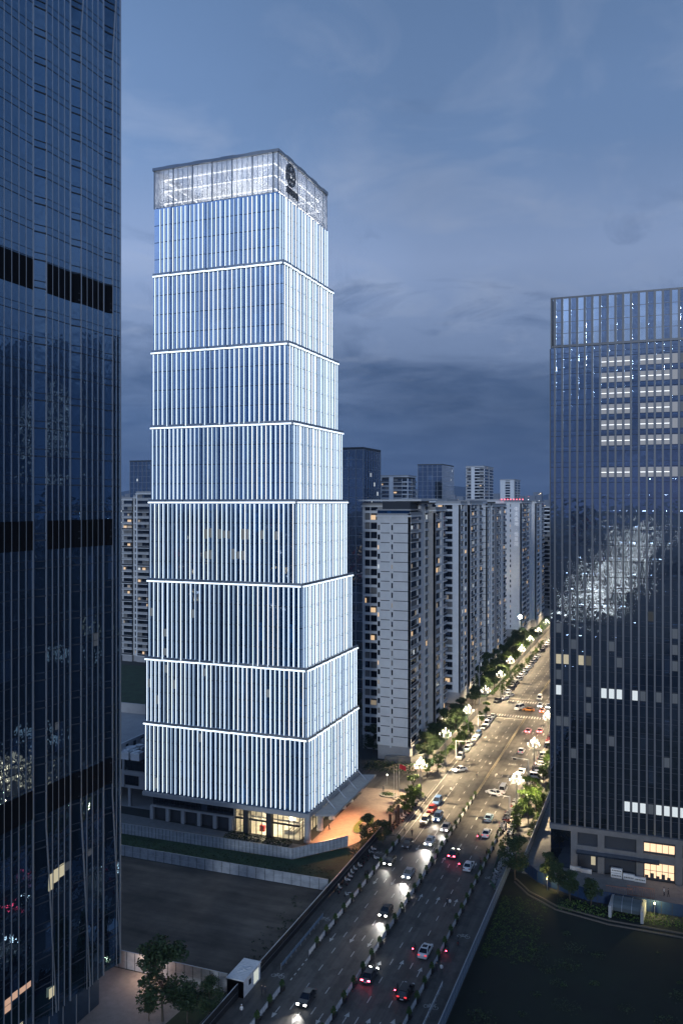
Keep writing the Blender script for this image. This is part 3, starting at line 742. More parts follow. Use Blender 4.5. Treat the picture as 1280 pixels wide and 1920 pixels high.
# ------------------------------------------------------------------ apartment blocks
M['curtain'] = pmat('curtained_window', (.16,.155,.15), .5); M['lit_dim'] = emat('lit_window_dim', (1.0,.78,.5), .22, (.2,.2,.2))  # pale unlit panes: faint reflections put into their colour
def face(kind, p):
    """(u,z,depth outwards) -> world box on a front (-y) or street side (+x) face"""
    if kind == 'f': return lambda mb, u0, u1, z0, z1, d0, d1, m=0: mb.box(u0, u1, p-d1, p-d0, z0, z1, m)
    if kind == 'l': return lambda mb, u0, u1, z0, z1, d0, d1, m=0: mb.box(p-d1, p-d0, u0, u1, z0, z1, m)
    return lambda mb, u0, u1, z0, z1, d0, d1, m=0: mb.box(p+d0, p+d1, u0, u1, z0, z1, m)
def apartment(label, blocks, zt, pitch=3.0, wall='wallA', lit=.05, indiv=0, cat='apartment block', seed=1, zb=4.5, roof=True, grp=None):
    rng = random.Random(seed)
    b0 = blocks[0]; cx_, cy_ = (b0[0]+b0[1])/2, (b0[2]+b0[3])/2
    root = thing('apartment_block', label, cat, (cx_, cy_, 0), 0, grp)
    T = Matrix.Translation((-cx_, -cy_, 0))
    W = MB(); wins = []
    for (x0, x1, y0, y1, dz, front, side) in blocks:
        top = zt+dz
        W.box(x0+.8, x1-.8, y0+.8, y1, 0, top, 1)
        W.box(x0, x1, y0, y1, 0, zb, 0) if False else W.box(x0+.2, x1-.2, y0+.2, y1, 0, zb, 2)
        if roof:
            W.box(x0-.3, x1+.3, y0-.3, y1, top, top+.5, 0); W.box(x0, x1, y0, y0+.2, top+.5, top+1.5, 2); W.box(x1-.2, x1, y0+.21, y1, top+.5, top+1.499, 2)
        W.box(x0, x0+.79, y0+.3, y1, zb, top, 0)
        for kind, spec, a, bb_, pl in (('f', front, x0, x1, y0), ('s', side, y0, y1, x1)):
            if not spec: 
                continue
            fb = face(kind, pl); tot = sum(s[1] for s in spec); u = a
            for sp in spec:
                wd = sp[1]*(bb_-a)/tot; u1 = u+wd; ty = sp[0]
                if ty in 'WPG':      # wall, panelled wall with joints, grey wall
                    fb(W, u, u1, zb, top, -.8, 0, {'W':0,'P':0,'G':2}[ty])
                    if ty == 'P':
                        z = zb+pitch
                        while z < top-.5: fb(W, u, u1, z-.11, z+.11, .002, .02, 3); z += pitch
                elif ty == 'S':    # wall with a column of small windows
                    fb(W, u, u1, zb, top, -.8, -.001, 0); z = zb
                    while z < top-2.6:
                        m_ = (u+u1)/2; wins.append((kind, pl, m_-wd*.32, m_+wd*.32, z+.9, z+2.5, .004, .02)); z += pitch
                else:              # 'N' windows, 'B' balconies, 'D' dark slot
                    z = zb; k_ = 0
                    while z < top-1.2:
                        if ty == 'N': fb(W, u, u1, z, z+.85, -.8, -.05, 0); fb(W, u, u+.18, z+.85, z+pitch, -.79, -.06, 0)
                        elif ty == 'B':
                            fb(W, u, u1, z, z+.28, -.8, .25, 0); fb(W, u, u1, z+1.15, z+1.24, .12, .2, 0); fb(W, u, u+.16, z+.28, z+pitch, -.79, .1, 2)
                            fb(W, u+.2, u1-.05, z+.3, z+1.1, .12, .16, 2 if (k_ % 3) else 1)
                        else: fb(W, u, u1, z, z+.3, -.8, -.5, 2)
                        if ty != 'D':
                            n = max(1, int(wd/2.2))
                            for i in range(n):
                                ua, ub = u+.2+(wd-.25)*i/n, u+.2+(wd-.25)*(i+1)/n-.12
                                wins.append((kind, pl, ua, ub, z+.9 if ty == 'N' else z+.35, z+pitch-.25, -.5, -.42))
                        z += pitch; k_ += 1
                u = u1
    o = W.build('wall', [M[wall], M['void'], M['wallB'], M['line']], root); o.matrix_parent_inverse = T
    rest = MB()
    near = sorted(range(len(wins)), key=lambda i: wins[i][4])[:indiv] if indiv else []
    near = set(near); litb = {}
    for i, wv in enumerate(wins):
        kind, pl, ua, ub, za, zb_, d0, d1 = wv; r_ = rng.random()
        mt = ('win' if r_ < .8 else 'curtain') if r_ > lit else rng.choice(('lit_warm', 'lit_warm', 'lit_dim', 'lit_dim', 'lit_cool'))
        if i in near or mt[:3] == 'lit':
            q = MB(); s_ = rng.uniform(.35, .9) if mt[:3] == 'lit' else 1
            face(kind, pl)(q, ua, ua+(ub-ua)*s_, za, za+(zb_-za)*(.8 if mt[:3] == 'lit' else 1), d0, d1); oo = q.build('window', M[mt], root); oo.matrix_parent_inverse = T
        else: face(kind, pl)(rest, ua, ub, za, zb_, d0, d1, 1 if mt == 'curtain' else 0)
    if rest.v: oo = rest.build('window', [M['win'], M['curtain']], root); oo.matrix_parent_inverse = T; oo['kind'] = 'stuff'
    return root, T
ra, TA = apartment('nearest apartment tower with a white panelled end wall and vertical pale stripe', [
    (-83.8,-73.0,253,266.8,-2.5, [('S',1.2),('P',3.2),('S',.9),('P',5.5)], [('B',8.5),('N',4.5)]),
    (-82,-73.6,266.8,277.5,1.5, None, [('W',3.5),('D',1),('N',4)]),
    (-80,-71.4,277.5,293,-1, [('G',1)], [('N',8),('W',2.5),('B',5)]),
    (-91.8,-83.8,262,285,.5, [('N',2.6),('N',2.6),('G',2.8)], None)], 78, indiv=70, seed=5, lit=.10)
q = MB(); q.box(-79.6,-79.1,252.72,252.98,4,75.5); o = q.build('stripe', M['white'], ra); o.matrix_parent_inverse = TA
q = MB(); q.box(-84,-72.8,252.8,264,77.5,77.9); q.box(-92,-71,258,292,80.4,80.9,2); q.box(-83,-74,256,264,76.0,80.3,1); o = q.build('roof', [M['wallB'], M['line'], M['wallA']], ra); o.matrix_parent_inverse = TA
q = MB(); q.box(-83.6,-73.2,252.95,253.1,76.6,77.5); o = q.build('roof_balustrade', M['tower_glass'], ra); o.matrix_parent_inverse = TA
apartment('grey apartment tower with dark window columns directly behind the white-ended one', [
    (-85.5,-75.5,333,345,0, [('N',3),('N',3),('W',3)], [('N',5),('S',4)]),
    (-84,-74.5,345,372,0, [('G',1)], [('W',2),('B',5),('N',5),('W',2),('B',5)]),
    (-104,-85.5,336,372,1, [('N',4),('N',4),('W',3),('N',4)], None)], 79, indiv=20, seed=6, lit=.10)
apartment('pale apartment tower with ribbed end wall, third along the street', [
    (-86,-76.5,393,402,0, [('W',4),('P',5.5)], [('N',5),('W',3)]),
    (-86,-76.0,402,440,0, None, [('N',4),('G',4),('B',5),('N',4),('W',3),('B',6)]),
    (-108,-86,398,440,1.5, [('N',4),('N',4),('W',3)], None)], 78, seed=7, lit=.12)
rs_, TS = apartment('pale apartment tower with vertical Chinese characters on its blank end wall', [
    (-89.5,-79.3,511,522,0, [('W',3.6),('S',.9),('W',6.5)], [('W',1.5),('N',4)]),
    (-89.5,-79.8,522,556,0, None, [('B',5),('N',5),('W',3)]),
    (-86,-76.9,556,569,0, [('W',1)], [('W',3),('N',5)]),
    (-86,-77.5,569,600,0, None, [('N',4),('W',3),('B',5)]),
    (-112,-89.5,516,600,1, [('N',4),('N',4),('W',3)], None)], 79.5, wall='wallW', seed=8, lit=.12)
for i, ch in enumerate('中央金地·悦景院'):
    cu = bpy.data.curves.new('sign_character', 'FONT'); cu.body = ch; cu.size = 2.6; cu.extrude = .05; cu.align_x = 'CENTER'
    o = bpy.data.objects.new('wall_sign_tmp', cu); col.objects.link(o); bpy.context.view_layer.update()
    me = bpy.data.meshes.new_from_object(o.evaluated_get(bpy.context.evaluated_depsgraph_get())); bpy.data.objects.remove(o)
    me.materials.clear(); me.materials.append(emat('sign_letter', (.9,.93,1.0), .35, (.7,.7,.7)) if i == 0 else sgm)
    sgm = me.materials[0]
    o = bpy.data.objects.new('sign_character', me); col.objects.link(o); o.parent = rs_; o.matrix_parent_inverse = TS
    o.location = (-82.3, 510.9, 75.2-i*3.0); o.rotation_euler = (R(90), 0, 0)
rl = MB()
for i in range(8): rl.box(-92+i*1.8, -91.2+i*1.8, 514, 514.4, 81.5, 82.1)
o = rl.build('roof_light', emat('red_roof_light', (1,.08,.12), 3.0), rs_); o.matrix_parent_inverse = TS
apartment('far apartment slab with white balcony bands at the end of the street', [(-96,-72,640,690,0,[('B',4),('B',4),('N',3),('B',4)],[('B',5),('B',5),('B',5)])], 76, wall='wallW', seed=9, lit=.05)
apartment('lower dark apartment slab beyond the lettered tower', [(-90,-66,612,632,0,[('N',3),('N',3),('N',3)],[('N',3),('N',3),('N',3)])], 56, wall='wallB', seed=10, lit=.02)
apartment('apartment tower seen between the two skyscrapers with a few lit windows', [
    (-256,-250.0,364,380,-3,[('B',4)],None), (-250,-247.6,365,380,-2,[('N',2)],None), (-247.6,-236,364,385,0,[('W',.6),('B',8),('W',.6)],[('B',5),('B',5)]),], 84, seed=11, lit=.10, zb=3)
apartment('distant apartment block with stacked balconies left of the glass box', [(-196,-174.8,600,621.5,0,[('B',4),('W',2),('B',4),('N',3)],[('N',4),('B',4)])], 98.5, wall='wallW', seed=12, lit=.04)
apartment('distant white-banded apartment tower rising over the rooftops', [(-180.6,-162.3,820,866,0,[('B',3),('W',2),('N',3),('B',3)],[('N',4),('N',4)])], 114, wall='wallW', seed=13, lit=.04)
apartment('distant pale block with a stepped top beside the hills', [(-176.2,-159.2,980,1018,0,[('W',3),('N',3),('W',3)],[('N',4),('N',4)])], 105, wall='wallW', seed=14, lit=.03)
apartment('slim dark tower peeping over the apartment roof left of the lit tower', [(-330,-316,560,585,0,[('N',3),('N',3)],[('N',3)])], 106, wall='wallB', seed=15, lit=.04)
def glassbox(label, x0, x1, y0, y1, h, mat='far_glass', step=3.0):
    root = thing('glass_office_tower', label, 'office tower', ((x0+x1)/2, (y0+y1)/2, 0)); T = Matrix.Translation((-(x0+x1)/2, -(y0+y1)/2, 0))
    b = MB(); b.box(x0, x1, y0, y1, 0, h); o = b.build('facade_glass', M[mat], root); o.matrix_parent_inverse = T
    b = MB(); n = int((x1-x0)/step)
    for i in range(n+1): x = x0+(x1-x0)*i/n; b.box(x-.12, x+.12, y0-.25, y0-.002, 0, h)
    n = int((y1-y0)/step)
    for i in range(n+1): y = y0+(y1-y0)*i/n; b.box(x1+.002, x1+.25, y-.12, y+.12, 0, h)
    z = 4
    while z < h: b.box(x0, x1, y0-.12, y0-.003, z-.08, z+.08); b.box(x1+.003, x1+.12, y0, y1, z-.08, z+.08); z += 3.9
    o = b.build('mullion', M['metal'], root); o.matrix_parent_inverse = T
    b = MB(); b.box(x0-.2, x1+.2, y0-.2, y1+.2, h, h+.9); o = b.build('roof', M['darkmetal'], root); o.matrix_parent_inverse = T
    rng = random.Random(int(h)); 
    for i in range(9):
        q = MB(); z = 4+3.9*rng.randrange(2, int(h/3.9)-1)+.9
        if rng.random() < .6: x = rng.uniform(x0+1, x1-3); q.box(x, x+rng.uniform(1, 2), y0-.14, y0-.121, z, z+1.6)
        else: y = rng.uniform(y0+1, y1-3); q.box(x1+.121, x1+.14, y, y+1.6, z, z+1.6)
        o = q.build('lit_window', M['lit_cool'], root); o.matrix_parent_inverse = T
    return root
glassbox('dark glass tower standing right behind the lit tower', -140, -114.8, 328.7, 351, 101.7)
glassbox('boxy glass tower with a pale cross frame on the skyline', -192.7, -171.7, 690, 730, 111, step=4)
glassbox('narrow dark glass tower at the edge of the blue glass tower', -345, -325, 500, 520, 108)
# ------------------------------------------------------------------ hoardings and fences
def hoarding(name, label, cat, pts, h, mat, pitch, cap=M['alu'], back=None):
    root = thing(name, label, cat, (pts[0][0], pts[0][1], 0)); T = Matrix.Translation((-pts[0][0], -pts[0][1], 0))
    p = MB(); c = MB(); ps = []
    for (a, b) in zip(pts[:-1], pts[1:]):
        L = math.hypot(b[0]-a[0], b[1]-a[1]); n = max(1, round(L/pitch)); ux, uy = (b[0]-a[0])/L, (b[1]-a[1])/L
        for i in range(n):
            s0, s1 = L*i/n+.03, L*(i+1)/n-.03
            p.bar((a[0]+ux*s0, a[1]+uy*s0, h/2+.05), (a[0]+ux*s1, a[1]+uy*s1, h/2+.05), .06, h-.1)
            x, y = a[0]+ux*L*i/n, a[1]+uy*L*i/n; ps.append((x, y))
        c.bar((a[0], a[1], h+.06), (b[0], b[1], h+.06), .12, .08); c.bar((a[0], a[1], h*.5), (b[0], b[1], h*.5), .1, .07)
    one = MB(); one.box(-.05,.05,-.05,.05,0,h+.02); om = one.mesh('post', M['darkmetal']); rest = MB()
    ps.sort(key=lambda q: q[0]**2+q[1]**2)
    for i, (x, y) in enumerate(ps):
        if i < 60: o = bpy.data.objects.new('post', om); col.objects.link(o); o.parent = root; o.location = (x-pts[0][0], y-pts[0][1], 0)
        else: rest.box(x-.05,x+.05,y-.05,y+.05,0,h+.02)
    if rest.v: o = rest.build('post', M['darkmetal'], root, kind='stuff'); o.matrix_parent_inverse = T
    for m_, nm, mt in ((p, 'panel', mat), (c, 'rail', cap)):
        o = m_.build(nm, mt, root); o.matrix_parent_inverse = T
    return root
hoarding('hoarding', 'pale grey hoarding in front of the lit tower with a bend at its right end', 'hoarding', [(-190,173.6),(-122.5,174),(-77.8,174.8),(-68.7,186)], 2.5, M['fencegrey'], .95)
hoarding('hoarding', 'pale hoarding of wide panels along the far edge of the bare dirt lot', 'hoarding', [(-190,163),(-64.6,163.2)], 2.4, M['fencegrey'], 2.05)
hoarding('hoarding', 'grey hoarding along the near edge of the dirt lot beside the lit gate lamp', 'hoarding', [(-120,123.9),(-66.6,123.7)], 3.0, M['fencegrey'], 1.6)
hoarding('hoarding', 'long black hoarding with pale top rail between the dirt lot and the street', 'hoarding', [(-64.2,60),(-64.2,122.8)], 2.4, M['black'], 2.4)
hoarding('hoarding', 'black hoarding beside the bike lane from the white cabin to the plaza', 'hoarding', [(-63.9,129.6),(-63.4,198)], 2.3, M['black'], 2.4)
hoarding('mesh_fence', 'blue grey mesh fence between the right bike lane and the dark field', 'fence', [(-31.4,60),(-31.4,190)], 2.4, M['fenceblue'], 1.9)
hoarding('garden_fence', 'pale fence between the right roadside garden and the service lane', 'fence', [(-28.9,190),(-28.9,318)], 2.2, M['fencegrey'], 2.0)
hoarding('blue_hoarding', 'curved dark blue hoarding in front of the right office block', 'hoarding', [(-28.4,187),(-25,182.6),(-22,180.9),(-14.5,177.6),(3.4,176.9),(60,176.5)], 2.4, M['bluehoard'], 2.0, cap=M['bluehoard'])
hoarding('estate_wall', 'low pale wall round the apartment gardens along the left pavement', 'wall', [(-80,249),(-72.5,251.5),(-66.4,262),(-66.2,320)], 2.2, M['kerb'], 4.0, cap=M['kerb'])
hoarding('estate_wall', 'pale garden wall beyond the junction on the left side', 'wall', [(-120,349.5),(-78,350),(-68.4,356),(-68.3,700)], 2.2, M['kerb'], 4.0, cap=M['kerb'])

# ------------------------------------------------------------------ median and bike-lane barriers, planters
def mk_barrier():
    t = thing('road_barrier', '', 'barrier')
    b = MB(); b.box(-.04, .04, -1.45, 1.45, .28, 1.02); b.build('panel', M['white'], t)
    b = MB()
    for y in (-1.48, -.5, .5, 1.48): b.box(-.06, .06, y-.04, y+.04, .0, 1.12)
    b.box(-.055, .055, -1.5, 1.5, 1.04, 1.1); b.box(-.055, .055, -1.5, 1.5, .18, .24); b.build('frame', M['metal'], t)
    b = MB()
    b = None
    for y in (-1.3, 1.3): b = MB(); b.box(-.28, .28, y-.14, y+.14, 0, .1); b.build('foot', M['black'], t)
    return t
def leaf_blob(mb, c, r, n, s, rng, flat=1.0, m=0):
    for i in range(n):
        v = Vector((rng.gauss(0,1), rng.gauss(0,1), rng.gauss(0,1))).normalized()*(rng.random()**.45)
        p = Vector((c[0]+v.x*r[0], c[1]+v.y*r[1], c[2]+v.z*r[2]))
        a = Vector((rng.gauss(0,1), rng.gauss(0,1), rng.gauss(0,.6))).normalized(); b = a.cross(Vector((rng.gauss(0,1), rng.gauss(0,1), rng.gauss(0,1)))).normalized()
        q = s*rng.uniform(.6, 1.3); a *= q; b *= q*.6
        mb.quad(tuple(p-a*.5), tuple(p+b*.5), tuple(p+a*.5), tuple(p-b*.5), m)
def mk_planter():
    t = thing('planter', '', 'planter')
    b = MB(); n = len(b.v)
    b.prism([(-.35,-.5),(.35,-.5),(.35,.5),(-.35,.5)], 0, .62); b.box(-.4, .4, -.55, .55, .62, .7); b.build('box', M['black'], t)
    rng = random.Random(2); s = MB(); leaf_blob(s, (0,0,1.15), (.45,.6,.6), 170, .28, rng); s.build('shrub', M['hedge'], t); return t
bar0 = mk_barrier(); pl0 = mk_planter(); used = {}
def row(x, y0, y1, where, grp, period=4.6, skip=()):
    y = y0; i = 0
    while y < y1:
        if i not in skip:
            for proto, key, yy, nm in ((bar0, 'b', y, 'white barrier panel'), (pl0, 'p', y+period/2, 'box planter with shrub')):
                lab = f'{nm}, {ORD[i]} up {where}'
                if key not in used: used[key] = 1; o = proto; o.location = (x, yy, .012); o['label'] = lab; o['group'] = grp+(' barriers' if key == 'b' else ' planters')
                else: dup(proto, (x, yy, .012), random.uniform(-.03,.03), lab, grp+(' barriers' if key == 'b' else ' planters'))
        y += period; i += 1
row(-48, 112, 228, 'the median row', 'median')
row(-58.6, 116, 126, 'the short left bike-lane row', 'near left bike lane')
row(-58.5, 140, 193, 'the long left bike-lane row', 'left bike lane')
row(-37.0, 116, 206, 'the right bike-lane row', 'right bike lane')
def railing(label, x, y0, y1, h, mat):
    t = thing('railing', label, 'railing', (x, y0, .012))
    b = MB(); b.box(-.05,.05,0,y1-y0,h-.1,h); b.box(-.05,.05,0,y1-y0,.25,.33); b.build('rail', mat, t)
    b = MB(); y = 0
    while y < y1-y0: b.box(-.03,.03,y-.03,y+.03,0,h-.1); b.box(-.2,.2,y-.1,y+.1,0,.1) if int(y*10) % 20 == 0 else None; y += .25
    b.build('baluster', mat, t, kind='stuff')
    return t
yel = pmat('cream_railing', (.26,.23,.17), .5, var=.1)
railing('cream median railing running from the last planter to the junction', -48, 231, 318, 1.1, yel)
railing('cream median railing beyond the junction', -48, 351, 700, 1.1, yel)
for lab, x, y0, y1 in (('grey kiosk-side guardrail lying along the left bike lane near the black hoarding', -61.3, 133, 152),('long white guardrail in the right bike lane near the mesh fence', -34.2, 118, 137.5)):
    t = thing('guardrail', lab, 'guardrail', (x, y0, .012)); b = MB(); L = y1-y0
    b.box(-.04,.04,0,L,.45,1.0); b.build('panel', M['white'] if x > -40 else M['fenceblue'], t)
    b = MB(); n = int(L/2)
    for i in range(n+1): b.box(-.06,.06,L*i/n-.05,L*i/n+.05,0,1.1)
    b.build('post', M['metal'], t)

# ------------------------------------------------------------------ street lamps
def mk_lamp():
    t = thing('street_lamp', '', 'street lamp')
    b = MB(); b.lathe((0,0,0), [(.34,0),(.34,.5),(.2,.8),(.14,1.2),(.12,8.2),(.2,8.4),(.2,8.7),(.09,8.9),(.07,10.6)], 10); b.build('pole', M['lamp_metal'], t)
    a = MB(); g_ = []
    for k in range(5):
        th = 2*math.pi*k/5; c, s = math.cos(th), math.sin(th)
        a.tube([(0,0,8.4),(.8*c,.8*s,8.2),(1.5*c,1.5*s,8.5),(1.75*c,1.75*s,9.0)], [.07,.06,.05,.05], 6); g_.append((1.75*c,1.75*s,9.0))
    for k in range(4):
        th = 2*math.pi*(k+.5)/4; c, s = math.cos(th), math.sin(th)
        a.tube([(0,0,9.4),(.4*c,.4*s,9.35),(.8*c,.8*s,9.55),(.9*c,.9*s,9.9)], [.06,.05,.05,.05], 6); g_.append((.9*c,.9*s,9.9))
    a.build('arm', M['lamp_metal'], t); g_.append((0,0,10.6))
    for p in g_:
        b = MB(); b.lathe(p, [(.06,0),(.12,.12),(.14,.3),(.11,.5),(.04,.62)], 8); b.build('bulb', M['lamp_glow'], t)
    return t
lamp0 = mk_lamp(); first = True
LAMPS = [(-61.3,222.2,1),(-62.3,254.5,1),(-62.3,286.5,1),(-62.6,318,1),(-62.8,350,1),(-64,382,1),(-64,414,1),(-64.6,446,1),(-64.8,478,1),(-64.8,512,0),(-64.8,546,0),(-64.8,580,0),
         (-35.2,219.2,1),(-35.6,253,1),(-35.8,286.3,1),(-35.8,318,1),(-35.5,352,1),(-35.5,384,1),(-35.5,416,1),(-35.5,450,1),(-35.5,484,0)]
nl = nr = 0
for (x, y, on) in LAMPS:
    L_ = x < -48; i = nl if L_ else nr
    lab = f'white candelabra street lamp, {ORD[i]} from the plaza end of the left row' if L_ else f'white candelabra street lamp, {ORD[i]} up the right-hand kerb'
    if L_: nl += 1
    else: nr += 1
    if first: o = lamp0; o.location = (x,y,.1); o['label'] = lab; o['group'] = 'candelabra street lamps'; first = False
    else: o = dup(lamp0, (x,y,.1), random.uniform(0,6), lab, 'candelabra street lamps')
    ld = bpy.data.lights.new('lamp_light', 'SPOT'); ld.spot_size = R(142); ld.spot_blend = .6; ld.energy = 52000 if on else 48000; ld.color = (1,.77,.46); ld.shadow_soft_size = .14
    lo = bpy.data.objects.new('lamp_light', ld); lo.location = (x, y, 11.75); col.objects.link(lo)
# blinding floodlight on a mast at the far end
t = thing('floodlight_mast', 'tall mast with a blinding white floodlight at the far end of the street', 'floodlight', (-75.5, 482, 0))
b = MB(); b.tube([(0,0,0),(0,0,15)], [.16,.1], 8); b.build('mast', M['metal'], t)
b = MB(); b.lathe((0,0,14.9), [(.3,0),(.85,.4),(1.0,1.0),(.85,1.6),(.3,2.0)], 12); b.build('lamp_head', emat('flood_glow', (1,.95,.8), 120), t)
ld = bpy.data.lights.new('flood_light', 'POINT'); ld.energy = 14000; ld.color = (1,.88,.6); ld.shadow_soft_size = .2
lo = bpy.data.objects.new('flood_light', ld); lo.location = (-75.5,480.5,16.2); col.objects.link(lo)
def small_lamp(label, x, y, h, e, c=(1,.9,.75)):
    t = thing('garden_lamp', label, 'lamp', (x,y,0))
    b = MB(); b.tube([(0,0,0),(0,0,h)], [.06,.05], 6); b.build('post', M['metal'], t)
    b = MB(); b.lathe((0,0,h), [(.05,0),(.13,.05),(.13,.32),(.05,.4)], 8); b.build('lamp_head', emat('small_glow', c, 9), t)
    if e:
        ld = bpy.data.lights.new('garden_light', 'POINT'); ld.energy = e; ld.color = c; ld.shadow_soft_size = .07
        lo = bpy.data.objects.new('garden_light', ld); lo.location = (x,y-.3,h+.7); col.objects.link(lo)
small_lamp('small lamp on a pole lighting the near hoarding of the dirt lot and the paving', -81.0, 122.6, 2.4, 900, (1,.62,.42))
small_lamp('small lamp by the blue hoarding at the corner of the office forecourt', -22.6, 179.6, 2.2, 800, (1,.72,.3))
small_lamp('small lamp on the blue hoarding lighting the verge beyond the glass shed', -1.8, 175.9, 2.2, 700, (1,.85,.35))
small_lamp('small bright garden lamp by the plaza drive near the dark shrubs', -73.5, 231, 2.5, 150)
small_lamp('small white lamp standing behind the flagpoles', -66.2, 229.5, 2.8, 140)
small_lamp('small lamp under the dark tree on the near left plaza', -71.3, 119.0, 1.0, 25, (1,.95,.5))

# ------------------------------------------------------------------ trees and shrubs
def mk_tree(seed, h, cr, trunk_h, leaf_s, nclump, per, mat, name='street_tree', tall=1.0):
    rng = random.Random(seed); t = thing(name, '', 'tree')
    tr = MB(); tr.tube([(0,0,0),(.08,.05,trunk_h*.5),(0,.1,trunk_h),(.05,0,h*.75)], [.17,.14,.11,.04], 7)
    cb = MB()
    for i in range(nclump):
        a = rng.uniform(0, 6.28); rr_ = cr*math.sqrt(rng.random())*.85; z = trunk_h+(h-trunk_h)*(rng.random()**.9)
        rr_ *= 1.0-.55*max(0,(z-trunk_h)/(h-trunk_h)-.35)
        p = (rr_*math.cos(a), rr_*math.sin(a), z)
        tr.tube([(0,.05,max(trunk_h*.8, z-1.6)),(p[0]*.6,p[1]*.6,z-.5),p], [.06,.04,.015], 5)
        q = cr*rng.uniform(.26,.44); leaf_blob(cb, p, (q,q,q*.75*tall), per, leaf_s, rng)
    tr.build('trunk', M['bark'], t); cb.build('crown', mat, t); return t
TV = [mk_tree(1, 6.5, 2.2, 2.2, .42, 18, 75, M['leaf']), mk_tree(2, 5.5, 2.0, 1.9, .42, 15, 75, M['leaf']), mk_tree(3, 7.5, 3.0, 2.2, .42, 22, 150, M['leafdark'], 'garden_tree'), mk_tree(4, 9, 3.6, 2.5, .42, 30, 170, M['leafdark'], 'garden_tree')]
tused = [0]*4
def tree(v, x, y, lab, grp, s=1.0):
    t0 = TV[v]; sc_ = (s*random.uniform(.9,1.1), s*random.uniform(.9,1.1), s*random.uniform(.92,1.1)); rz = random.uniform(0,6.28)
    if not tused[v]: tused[v] = 1; o = t0; o.location = (x,y,.02); o.rotation_euler = (0,0,rz); o.scale = sc_; o['label'] = lab; o['group'] = grp
    else: dup(t0, (x,y,.02), rz, lab, grp, sc_)
rng = random.Random(11)
for i, (px, py, s) in enumerate([(793,1512,1.25),(770,1520,.9),(778,1532,.8),(820,1447,1.05),(800,1458,.8),(872,1405,1.0),(884,1396,.9),(893,1384,.9),(862,1418,.75),(925,1360,.8),(916,1345,.8)]):
    x, y = at(px, py); tree(i % 2, min(x, -61.9), y, f'leafy lit street tree on the left pavement, {ORD[i]} counting away from the plaza', 'lit trees on the left pavement', s)
for i in range(15):
    y = 258+i*4.4 if i < 13 else 320+i; tree(2+(i*7 % 3 == 0), -69.5+rng.uniform(-1.2,1.2), y, f'dark bushy tree behind the estate wall, {ORD[i]} from the plaza', 'dark trees along the estate wall', rng.uniform(.7,1.0))
for i in range(28):
    y = 352+i*6.0; tree((1 if rng.random() < .35 else 2), -70.5+rng.uniform(-2.0,2.5), y, f'tree in the garden strip past the junction, {ORD[i]} going away', 'trees in the far garden strip', rng.uniform(.75,1.15))
for i in range(20):
    y = 354+i*7.5; tree(3 if i % 2 else 2, -75.5+rng.uniform(-1.5,1.5), y, f'dark tree close under the far apartment towers, {ORD[i]} going away', 'dark trees under the far towers', rng.uniform(.8,1.2))
for i in range(12):
    y = 356+i*11; tree(1, -62.8+rng.uniform(-.3,.3), y, f'small lit kerb tree past the junction, {ORD[i]} going away', 'kerb trees past the junction', rng.uniform(.5,.75))
for i, (px, py, s, v) in enumerate([(983,1500,.9,0),(1001,1503,.95,0),(1004,1524,1,1),(990,1545,1,0),(968,1545,.9,1),(970,1560,.7,1),(1010,1512,.9,1),(985,1530,.9,0),(975,1518,.8,0),(1018,1468,.9,1),(1026,1455,.8,0),(1030,1440,.8,1),(1029,1425,.7,0)]):
    x, y = at(px, py); tree(v, min(max(x,-34.5),-29.6), y, f'green roadside garden tree on the right pavement, {ORD[i]} of the clump', 'trees in the right roadside garden', s)
for i, (px, py, s, v, lab) in enumerate([(688,1578,.62,3,'loose dark tree on the oval island of the plaza'),(718,1582,.62,3,'upright dark tree between the plaza and the parked scooters'),
     (305,1915,1.25,3,'large dark tree on the near left plaza below the lit gate lamp'),(352,1918,.8,2,'smaller dark tree right of the large one on the near left plaza'),(392,1905,.6,3,'thin dark tree by the fence corner left of the white cabin'),(280,1915,.55,2,'small round shrub tree left of the large plaza tree'),
     (728,1420,.85,2,'dark tree at the foot of the white-ended apartment tower'),(700,1412,1.0,3,'broad dark tree left of the foot of the white-ended tower'),(688,1385,.9,2,'dark tree beyond the plaza drive by the grey wing'),(675,1340,.9,3,'tree among the courtyard lights between the towers'),
     (1045,1675,.75,2,'dark tree behind the blue hoarding at the office corner'),(1068,1690,.75,2,'round dark tree behind the blue hoarding left of its twin'),(1107,1700,.75,2,'round dark tree behind the blue hoarding nearest the glass shed'),(1030,1655,.8,2,'thin dark tree at the bend of the blue hoarding'),
     (965,1650,1.0,3,'tall dark tree beside the mesh fence at the end of the garden'),(940,1600,.45,1,'small shrub tree at the near end of the right garden'),(1045,1560,.5,2,'small dark tree in the service lane by the office block')]):
    x, y = at(px, py); x = min(x, -30.2) if i == 15 else x; tree(v, x, y, lab, 'single trees', s)
def hedge(label, x0, x1, y0, y1, h, seed, mat=None, s=.34, dens=26):
    rng = random.Random(seed); b = MB(); n = int((x1-x0)*(y1-y0)*dens)
    for i in range(n):
        p = (rng.uniform(x0,x1), rng.uniform(y0,y1), h*(.25+.75*rng.random()**.6)*(1-.25*math.sin(rng.random()*9)))
        leaf_blob(b, p, (.2,.2,.15), 1, s, rng)
    tag(b.build('hedge', mat or M['hedge']), label, 'hedge', 'clipped hedges'); 
hedge('hedge along the left pavement below the third lamp', -65.6, -63.8, 262, 300, 1.1, 1)
hedge('long hedge strip at the kerb past the junction on the left', -67.6, -66, 352, 420, 1.2, 2)
hedge('hedge along the inner edge of the right roadside garden', -30.8, -29.2, 206, 250, 1.2, 3)
hedge('low hedge along the kerb side of the right roadside garden', -35.0, -33.6, 207, 236, .9, 4)
hedge('dark hedge between the plaza and the black hoarding', -66.5, -64.6, 180, 200, 1.2, 5, M['leafdark'])
